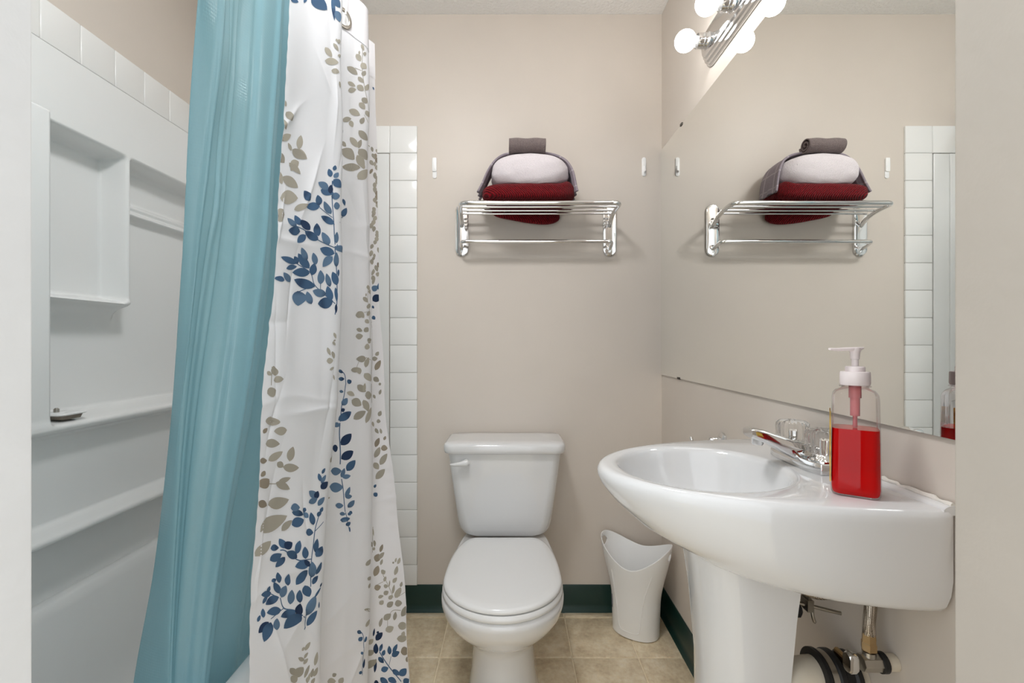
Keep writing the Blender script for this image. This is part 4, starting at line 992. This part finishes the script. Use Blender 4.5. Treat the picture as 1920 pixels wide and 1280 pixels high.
# ================================================================== SOAP BOTTLE
sbx, sby = 0.519, 0.694
sob = thing('soap_bottle', (sbx, sby, DZ), 'clear pump bottle of red hand soap on the sink', 'soap bottle')
ra = math.radians(-34)
def b_ring(hx, hy, r, z, n=6):
    o = rrect(hx, hy, r, n)
    o = np.column_stack([o[:, 0] * math.cos(ra) - o[:, 1] * math.sin(ra), o[:, 0] * math.sin(ra) + o[:, 1] * math.cos(ra)])
    return at_z(o + np.array([sbx, sby]), DZ + z)
link('bottle', *loft([b_ring(0.028, 0.0225, 0.012, 0.0008), b_ring(0.0300, 0.025, 0.012, 0.004), b_ring(0.0308, 0.026, 0.012, 0.012), b_ring(0.0300, 0.0255, 0.012, 0.08), b_ring(0.0287, 0.0245, 0.012, 0.146),
                      b_ring(0.0278, 0.0238, 0.013, 0.1515), b_ring(0.0245, 0.0208, 0.0125, 0.1562), b_ring(0.0180, 0.0168, 0.0155, 0.1592), b_ring(0.0165, 0.0160, 0.0155, 0.162), b_ring(0.0165, 0.0160, 0.0155, 0.170)], True, True, False), M['clear'], sob, angle=50)
link('liquid', *loft([b_ring(0.0275, 0.021, 0.011, 0.0025), b_ring(0.0287, 0.0237, 0.011, 0.006), b_ring(0.0296, 0.0247, 0.011, 0.013), b_ring(0.0290, 0.0243, 0.011, 0.08), b_ring(0.0286, 0.0241, 0.011, 0.1000)]), M['liquid'], sob, angle=40)
def zl(prof, n=36): return lathe([(r, DZ + z) for r, z in prof], (sbx, sby, 0), n=n)
col = link('collar', *zl([(0.0185, 0.1645), (0.0185, 0.1655), (0.0192, 0.167), (0.0190, 0.183), (0.0182, 0.1845), (0.0125, 0.185), (0.0125, 0.1915), (0.0115, 0.1925)]), M['pump'], sob, angle=35)
link('neck_ring', *zl([(0.0165, 0.1615), (0.0200, 0.1620), (0.0200, 0.1635), (0.0165, 0.1642)]), M['clear'], sob)
link('dip_tube', *join(zl([(0.008, 0.145), (0.008, 0.166)], 20), zl([(0.0062, 0.118), (0.0062, 0.146)], 20), zl([(0.003, 0.101), (0.003, 0.12)], 12)), M['tube'], sob)
hd = link('pump_head', *join(zl([(0.0045, 0.192), (0.0045, 0.203), (0.0058, 0.2035), (0.0062, 0.214), (0.0080, 0.2165), (0.0078, 0.2205)], 24),
     loft([np.array([(sbx + px, sby + a, DZ + 0.2185 + dz + b) for a, b in rrect(w, h, 0.0015, 3)]) for px, w, h, dz in ((0.0105, 0.0045, 0.0014, 0.0016), (0.004, 0.007, 0.0024, 0.0005), (-0.010, 0.0055, 0.0026, 0.0), (-0.028, 0.0042, 0.0024, -0.0008), (-0.0385, 0.003, 0.0016, 0.0002))])), M['pump'], sob, angle=40)
link('label', np.array([b_ring(0.0318, 0.0265, 0.012, zq)[k] for zq in (0.018, 0.125) for k in range(11, 17)]), grid_faces(2, 6), M['label'], sob, angle=60)

# ================================================================== PLUMBING UNDER THE SINK
val = thing('shutoff_valve', (0.57, 0.728, 0.55), 'chrome shutoff valve with braided hose under the sink', 'shutoff valve')
vy, vz = 0.728, 0.581
link('wall_stub', *lathe([(0.0125, 0.588), (0.0125, 0.6075)], (0, vy, vz), 'X', 24), M['pvc'], val)
link('compression_ring', *lathe([(0.0135, 0.581), (0.0155, 0.582), (0.0155, 0.590), (0.0135, 0.591)], (0, vy, vz), 'X', 24), M['black'], val)
o = link('valve_body', *join(lathe([(0.0125, 0.553), (0.0135, 0.556), (0.0135, 0.582)], (0, vy, vz), 'X', 8), lathe([(0.0095, 0.010), (0.0095, 0.018)], (0.5665, vy, vz), 'Z', 20)), M['steel'], val, angle=30)
hn = rrect(0.010, 0.0165, 0.009)
link('handle', *loft([np.array([(x, vy + a, vz + b) for a, b in hn * k]) for x, k in ((0.545, 0.85), (0.541, 1.0), (0.534, 1.0), (0.531, 0.85))] ), M['chrome'], val, angle=40)
link('hose_nut', *lathe([(0.0100, 0.600), (0.0112, 0.602), (0.0112, 0.612), (0.0098, 0.614), (0.0100, 0.622), (0.0090, 0.628)], (0.5665, vy, 0), 'Z', 6), M['brass'], val, angle=20)
def hose_mat():
    m, nt, b = new_mat('braided_steel')
    N, L = nt.nodes, nt.links
    tc = N.new('ShaderNodeTexCoord')
    c = N.new('ShaderNodeTexChecker'); c.inputs['Scale'].default_value = 620
    c.inputs['Color1'].default_value = lin((206, 196, 182)); c.inputs['Color2'].default_value = lin((96, 84, 70))
    mp = N.new('ShaderNodeMapping'); mp.inputs['Rotation'].default_value = (0.6, 0.5, 0.78)
    L.new(tc.outputs['Object'], mp.inputs['Vector']); L.new(mp.outputs['Vector'], c.inputs['Vector'])
    L.new(c.outputs['Color'], b.inputs['Base Color'])
    b.inputs['Metallic'].default_value = 0.8; b.inputs['Roughness'].default_value = 0.35
    return m
M['hose'] = hose_mat()
link('braided_hose', *tube(smooth_path([(0.5665, vy, 0.626), (0.567, vy, 0.645), (0.571, vy + 0.002, 0.67), (0.576, vy + 0.006, 0.70), (0.577, vy + 0.02, 0.73)], 6), 0.0088, 16), M['hose'], val)

trap = thing('drain_trap', (0.53, 0.80, 0.44), 'cream drain elbow with black rubber coupling under the sink', 'drain pipe')
ty, tz = 0.805, 0.505
link('elbow', *tube(smooth_path([(0.565, ty, tz), (0.535, ty, tz), (0.505, ty, tz - 0.004), (0.478, ty + 0.005, tz - 0.022), (0.464, ty + 0.012, tz - 0.052), (0.462, ty + 0.016, tz - 0.09)], 8), 0.031, 28), M['pvc'], trap)
link('return_bend', *tube(smooth_path([(0.462, ty + 0.016, tz - 0.085), (0.468, ty + 0.02, tz - 0.115), (0.462, ty + 0.045, tz - 0.13), (0.462, SY - 0.005, tz - 0.10), (0.462, SY, tz - 0.02), (0.462, SY, 0.66)], 8), 0.024, 20), M['pvc'], trap)
link('coupling', *lathe([(0.032, 0.530), (0.0425, 0.531), (0.0425, 0.537), (0.038, 0.540), (0.038, 0.552), (0.041, 0.555), (0.041, 0.563), (0.036, 0.567), (0.036, 0.580), (0.039, 0.584), (0.039, 0.592), (0.031, 0.594)], (0, ty, tz), 'X', 40), M['black'], trap, angle=30)
link('hose_clamp', *lathe([(0.0385, 0.541), (0.0392, 0.541), (0.0392, 0.551), (0.0385, 0.551)], (0, ty, tz), 'X', 40), M['steel'], trap, angle=30)
link('clamp_screw', *join(box(0.566, 0.578, ty - 0.020, ty + 0.002, tz + 0.034, tz + 0.043), lathe([(0.005, -0.012), (0.005, 0.016)], (0.572, ty - 0.012, tz + 0.042), 'Y', 10)), M['brass'], trap, smooth=False)
link('wall_pipe', *tube([(0.590, ty, tz), (0.6075, ty, tz)], 0.030, 24), M['pvc'], trap)

pop = thing('drain_linkage', (0.51, 0.80, 0.59), 'dull metal pop-up drain linkage under the sink', 'drain linkage')
ly, lz = 0.80, 0.622
link('rod', *tube([(0.44, ly + 0.045, lz + 0.008), (0.574, ly, lz - 0.006)], 0.0032, 10), M['steel'], pop)
link('clip', *join(box(0.520, 0.531, ly + 0.006, ly + 0.026, lz - 0.008, lz + 0.012), box(0.523, 0.528, ly + 0.009, ly + 0.024, lz + 0.010, lz + 0.016)), M['steel'], pop, smooth=False)
link('clip_tail', *tube(smooth_path([(0.531, ly + 0.012, lz - 0.006), (0.532, ly + 0.011, lz - 0.018), (0.536, ly + 0.011, lz - 0.030)], 5), [0.003] * 10 + [0.001], 8), M['steel'], pop)
link('ball_joint', *lathe([(0.011, 0.487), (0.013, 0.490), (0.013, 0.512), (0.009, 0.516)], (0, ly + 0.022, lz - 0.012), 'X', 8), M['black'], pop, angle=30)
link('joint_nut', *lathe([(0.014, 0.478), (0.015, 0.480), (0.015, 0.487), (0.012, 0.489)], (0, ly + 0.026, lz - 0.022), 'X', 6), M['steel'], pop, angle=20)
link('brass_nut', *lathe([(0.008, lz + 0.004), (0.010, lz + 0.010), (0.010, lz + 0.022), (0.007, lz + 0.026)], (0.492, ly + 0.02, 0), 'Z', 8), M['brass'], pop, angle=20)
link('hose_loop', *tube(smooth_path([(0.487, ly + 0.04, lz + 0.062), (0.500, ly + 0.02, lz + 0.036), (0.530, ly + 0.006, lz + 0.024), (0.560, ly, lz + 0.030), (0.585, ly + 0.004, lz + 0.055)], 8), 0.0075, 12), M['hose'], pop)

# ================================================================== TOILET PAPER HOLDER
tp = thing('paper_holder', (0.59, 1.40, 0.76), 'empty chrome toilet paper arm on the wall beyond the sink', 'paper holder')
link('post', *lathe([(0.0225, 0.6075), (0.0225, 0.602), (0.019, 0.599), (0.010, 0.597), (0.0085, 0.570), (0.006, 0.567)], (0, 1.318, 0.806), 'X', 28), M['chrome'], tp, angle=40)
link('arm', *tube(round_corners([(0.577, 1.318, 0.803), (0.577, 1.325, 0.775), (0.577, 1.47, 0.768), (0.577, 1.478, 0.782)], 0.012), 0.0055, 12), M['chrome'], tp)

# ================================================================== MIRROR
mz0, mz1, my0, my1 = 0.956, 1.863, 0.40, BACK - 0.0015
mir = thing('wall_mirror', (0.604, 1.13, mz0), 'large frameless mirror covering the wall above the sink', 'mirror')
link('glass', *box(0.6030, 0.6034, my0, my1, mz0, mz1), M['mirror'], mir, smooth=False)
link('backing', *box(0.6034, 0.6078, my0, my1, mz0, mz1), M['mirror_edge'], mir, smooth=False)
for y, z, s in ((1.632, mz1, 1), (0.55, mz1, 1), (1.66, mz0, -1), (0.55, mz0, -1)):
    link('mirror_clip', *box(0.6005, 0.6078, y - 0.009, y + 0.009, min(z - s * 0.005, z + s * 0.003), max(z - s * 0.005, z + s * 0.003)), M['clip'], mir, smooth=False)

# ================================================================== VANITY LIGHT
lz0 = 1.985
vl = thing('vanity_light', (0.59, 1.136, 1.925), 'chrome vanity light bar with round white bulbs above the mirror', 'light fixture')
def plate_sec(hz, hy, r, x):
    o = rrect(hy, hz, r, 10)
    return np.array([(x, 1.136 + a, lz0 + b) for a, b in o])
link('plate', *loft([plate_sec(0.062, 0.30, 0.060, 0.6078), plate_sec(0.062, 0.30, 0.060, 0.604), plate_sec(0.058, 0.296, 0.056, 0.602), plate_sec(0.056, 0.294, 0.054, 0.598), plate_sec(0.050, 0.288, 0.048, 0.596), plate_sec(0.047, 0.285, 0.045, 0.590), plate_sec(0.041, 0.279, 0.039, 0.588), plate_sec(0.0375, 0.2755, 0.036, 0.583), plate_sec(0.034, 0.272, 0.033, 0.5815)]), M['chrome'], vl, angle=25)
for k in range(4):
    y = 1.367 - k * 0.154
    link('socket', *lathe([(0.026, 0.583), (0.0225, 0.578), (0.0215, 0.570), (0.0225, 0.568), (0.0215, 0.566), (0.0215, 0.551), (0.0195, 0.551), (0.0195, 0.556)], (0, y, lz0), 'X', 32), M['chrome'], vl, angle=30)
    pr = [(0.013, 0.556), (0.0145, 0.547), (0.0165, 0.542)]
    link('bulb_neck', *lathe(pr, (0, y, lz0), 'X', 28), M['plastic'], vl)
    a = np.linspace(math.radians(33), math.radians(180), 16)
    R = 0.0305
    pb = [(max(R * math.sin(t), 1e-4), 0.5165 + R * math.cos(t)) for t in a]
    link('bulb', *lathe(pb, (0, y, lz0), 'X', 36), M['bulb'], vl, angle=180)

# ================================================================== TOWEL RACK
rk = thing('towel_rack', (0.096, BACK - 0.1, 1.43), 'chrome towel shelf with lower rail on the back wall', 'towel rack')
for x in (-0.2025, 0.3945):
    o2 = rrect(0.0265, 0.105, 0.0262, 8)
    def pl(k, y): return np.array([(x + a, y, 1.540 + b) for a, b in o2 * k])
    link('mount_plate', *loft([pl(1.0, BACK - 0.0003), pl(1.0, BACK - 0.006), pl(0.96, BACK - 0.010), pl(0.86, BACK - 0.0115)]), M['chrome'], rk, angle=30)
    link('screw', *lathe([(0.0055, 0), (0.0055, -0.002), (0.003, -0.0035)], (x, BACK - 0.0115, 1.453), 'Y', 14), M['chrome'], rk)
fr = round_corners([(-0.2025, BACK - 0.008, 1.556), (-0.2005, BACK - 0.045, 1.580), (-0.198, 1.760, 1.5935), (-0.188, 1.673, 1.596), (0.398, 1.673, 1.596), (0.394, 1.760, 1.5935), (0.3935, BACK - 0.045, 1.580), (0.3945, BACK - 0.008, 1.556)], 0.032, 8)
link('shelf_frame', *tube(fr, 0.0085, 16), M['chrome'], rk)
for y in (1.723, 1.771, 1.815):
    link('shelf_bar', *tube([(-0.196, y, 1.596), (0.394, y, 1.596)], 0.0050, 12), M['chrome'], rk)
lr = round_corners([(-0.2035, BACK - 0.008, 1.462), (-0.2025, BACK - 0.040, 1.470), (-0.197, 1.786, 1.4795), (0.389, 1.786, 1.4795), (0.393, BACK - 0.040, 1.470), (0.3955, BACK - 0.008, 1.462)], 0.026, 8)
link('lower_rail', *tube(lr, 0.0072, 14), M['chrome'], rk)

# ------------------------------------------------------------------ towels on the shelf
def noise3(P, seed, scale, amp):
    r = np.random.default_rng(seed)
    d = np.zeros(len(P))
    for k in range(9):
        v = r.normal(0, 1, 3) * scale * (1 + 0.35 * k); ph = r.uniform(0, 6.28)
        d += np.sin(P @ v + ph) / (1 + 0.3 * k)
    return amp * d / 4
def super_blob(c, h, nxz, ny, seed, amp, nu_=120, nv_=72):
    a = np.linspace(-np.pi, np.pi, nu_, endpoint=False); b = np.linspace(-np.pi / 2 + 0.03, np.pi / 2 - 0.03, nv_)
    rings = []
    pw = lambda t, e: np.sign(t) * np.abs(t) ** e
    for q in b:
        cx_ = pw(np.cos(q), 2 / nxz)
        rings.append(np.column_stack([c[0] + h[0] * cx_ * pw(np.cos(a), 2 / ny), c[1] + h[1] * cx_ * pw(np.sin(a), 2 / ny), np.full(nu_, c[2] + h[2] * pw(np.sin(q), 2 / nxz))]))
    V, F = loft(rings)
    d = V - np.array(c); d /= np.linalg.norm(d, axis=1)[:, None]
    V = V + d * noise3(V, seed, 28, amp)[:, None]
    return V, F
# red: two folds stacked, drooping behind the last bar
red = thing('bath_towel', (0.062, 1.755, 1.605), 'dark red ribbed bath towel folded at the bottom of the stack', 'towel')
V, F = super_blob((0.062, 1.752, 1.6385), (0.172, 0.096, 0.0345), 3.6, 4.2, 3, 0.0035)
k = sstep(0.16, 0.235, V[:, 0]); V[:, 2] += 0.004 * k
k = np.exp(-((V[:, 0] - 0.205) / 0.02) ** 2) * (V[:, 2] > 1.64); V[:, 2] += 0.010 * k
V[:, 2] = np.maximum(V[:, 2], 1.6045)
link('folded_stack', V, F, M['red_towel'], red, angle=180)
V, F = super_blob((0.055, 1.838, 1.600), (0.135, 0.0165, 0.034), 2.6, 3.5, 9, 0.002, 80, 40)
V[:, 2] -= 0.012 * np.sin((V[:, 0] - 0.055) * 14)
V[:, 1] = np.minimum(V[:, 1], BACK - 0.003)
link('drooping_fold', V, F, M['red_towel'], red, angle=180)
# white
V, F = super_blob((0.067, 1.742, 1.7175), (0.144, 0.092, 0.067), 2.9, 3.6, 5, 0.006)
tz_ = np.clip(np.abs(V[:, 0] - 0.067) / 0.142, 0, 1)
V[:, 2] = 1.7175 + (V[:, 2] - 1.7175) * (1 - 0.18 * tz_ ** 2) - 0.004 * (V[:, 0] - 0.067) / 0.142 * 0
V[:, 2] = np.maximum(V[:, 2], 1.668 - 0.006 * (1 - tz_) + 0.006 * tz_)
wtow = link('hand_towel', V, F, M['white_towel'], angle=180)
tag(wtow, 'plump pale towel in the middle of the stack', 'towel')
# grey towel laid over the pale one
arch = smooth_path([(-0.124, 1.646), (-0.106, 1.684), (-0.090, 1.722), (-0.068, 1.758), (-0.036, 1.784), (0.005, 1.794), (0.067, 1.7965), (0.13, 1.793), (0.170, 1.781), (0.200, 1.757), (0.219, 1.722), (0.227, 1.690), (0.232, 1.658), (0.236, 1.640)], 6)
NA, NB = len(arch), 26
yv = np.linspace(0, 1, NB)
V = []
for i, (x, z) in enumerate(arch):
    s = i / (NA - 1)
    y0 = 1.712 - 0.012 * abs(2 * s - 1) ** 2 - 0.026 * float(sstep(0.55, 0.8, s)); y1 = 1.812 - 0.006 * abs(2 * s - 1)
    for v in yv:
        fold = 0.0045 * math.sin(v * 15 + 2 * s) * abs(2 * s - 1) ** 1.2
        sg = 1 if s > 0.5 else -1
        V.append((x + sg * fold, y0 + (y1 - y0) * v, z + 0.002 * math.sin(v * 12) * (1 - abs(2 * s - 1))))
F = grid_faces(NA, NB)
fm = []
for i in range(NA - 1):
    for j in range(NB - 1):
        fm.append(1 if (i % 11 == 5 or j in (6, 18)) else 0)
gt = link('kitchen_towel', np.array(V), F, None, angle=180, mats=[M['grey_towel'], M['grey_stripe']], fmat=fm)
sd = gt.modifiers.new('cloth', 'SOLIDIFY'); sd.thickness = 0.007; sd.offset = 0
tag(gt, 'thin grey checked towel draped over the pale towel', 'towel')
# rolled wash cloth on top
sp = []
for t in np.linspace(0, 1, 60):
    ang = -0.9 + t * 4.3 * np.pi; r = 0.004 + 0.0225 * t ** 0.8
    sp.append((r * 1.25 * math.cos(ang), r * 1.02 * math.sin(ang)))
sp = np.array(sp)
xs = np.linspace(-0.011, 0.1235, 24)
V = np.array([(x + 0.002 * math.sin(9 * b), 1.695 + a, 1.8145 + b + 0.0012 * math.sin(x * 90)) for x in xs for a, b in sp])
wc = link('wash_cloth', V, grid_faces(len(xs), len(sp)), M['wash_cloth'], angle=180)
sd = wc.modifiers.new('cloth', 'SOLIDIFY'); sd.thickness = 0.0055; sd.offset = 0
tag(wc, 'small taupe wash cloth rolled up on top of the stack', 'towel')

# ================================================================== WALL HOOKS
def wall_hook(x, z, h, open_, label):
    t = thing('wall_hook', (x, BACK, z - h / 2), label, 'wall hook', 'adhesive wall hooks')
    o2 = rrect(0.0085, h / 2, 0.008, 6)
    link('back_plate', *loft([np.array([(x + a, BACK - y, z + b) for a, b in o2 * k]) for y, k in ((0.0002, 1), (0.003, 1), (0.0045, 0.85))]), M['plastic'], t, angle=40)
    if open_:
        link('cover', *loft([np.array([(x + a, BACK - y, z + h * 0.16 + b) for a, b in rrect(0.0088, h * 0.335, 0.004, 4) * k]) for y, k in ((0.004, 1), (0.0085, 1), (0.0095, 0.85))]), M['plastic'], t, angle=40)
    else:
        hkp = smooth_path([(x + 0.002, BACK - 0.004, z + h * 0.02), (x + 0.003, BACK - 0.007, z - h * 0.18), (x + 0.001, BACK - 0.012, z - h * 0.32), (x, BACK - 0.017, z - h * 0.26)], 5)
        link('prong', *tube(hkp, 0.0035, 10), M['plastic'], t)
    return t
wall_hook(-0.3135, 1.792, 0.082, True, 'white adhesive hook on the wall beside the tile strip')
wall_hook(0.535, 1.798, 0.076, False, 'white adhesive hook on the wall beside the mirror')
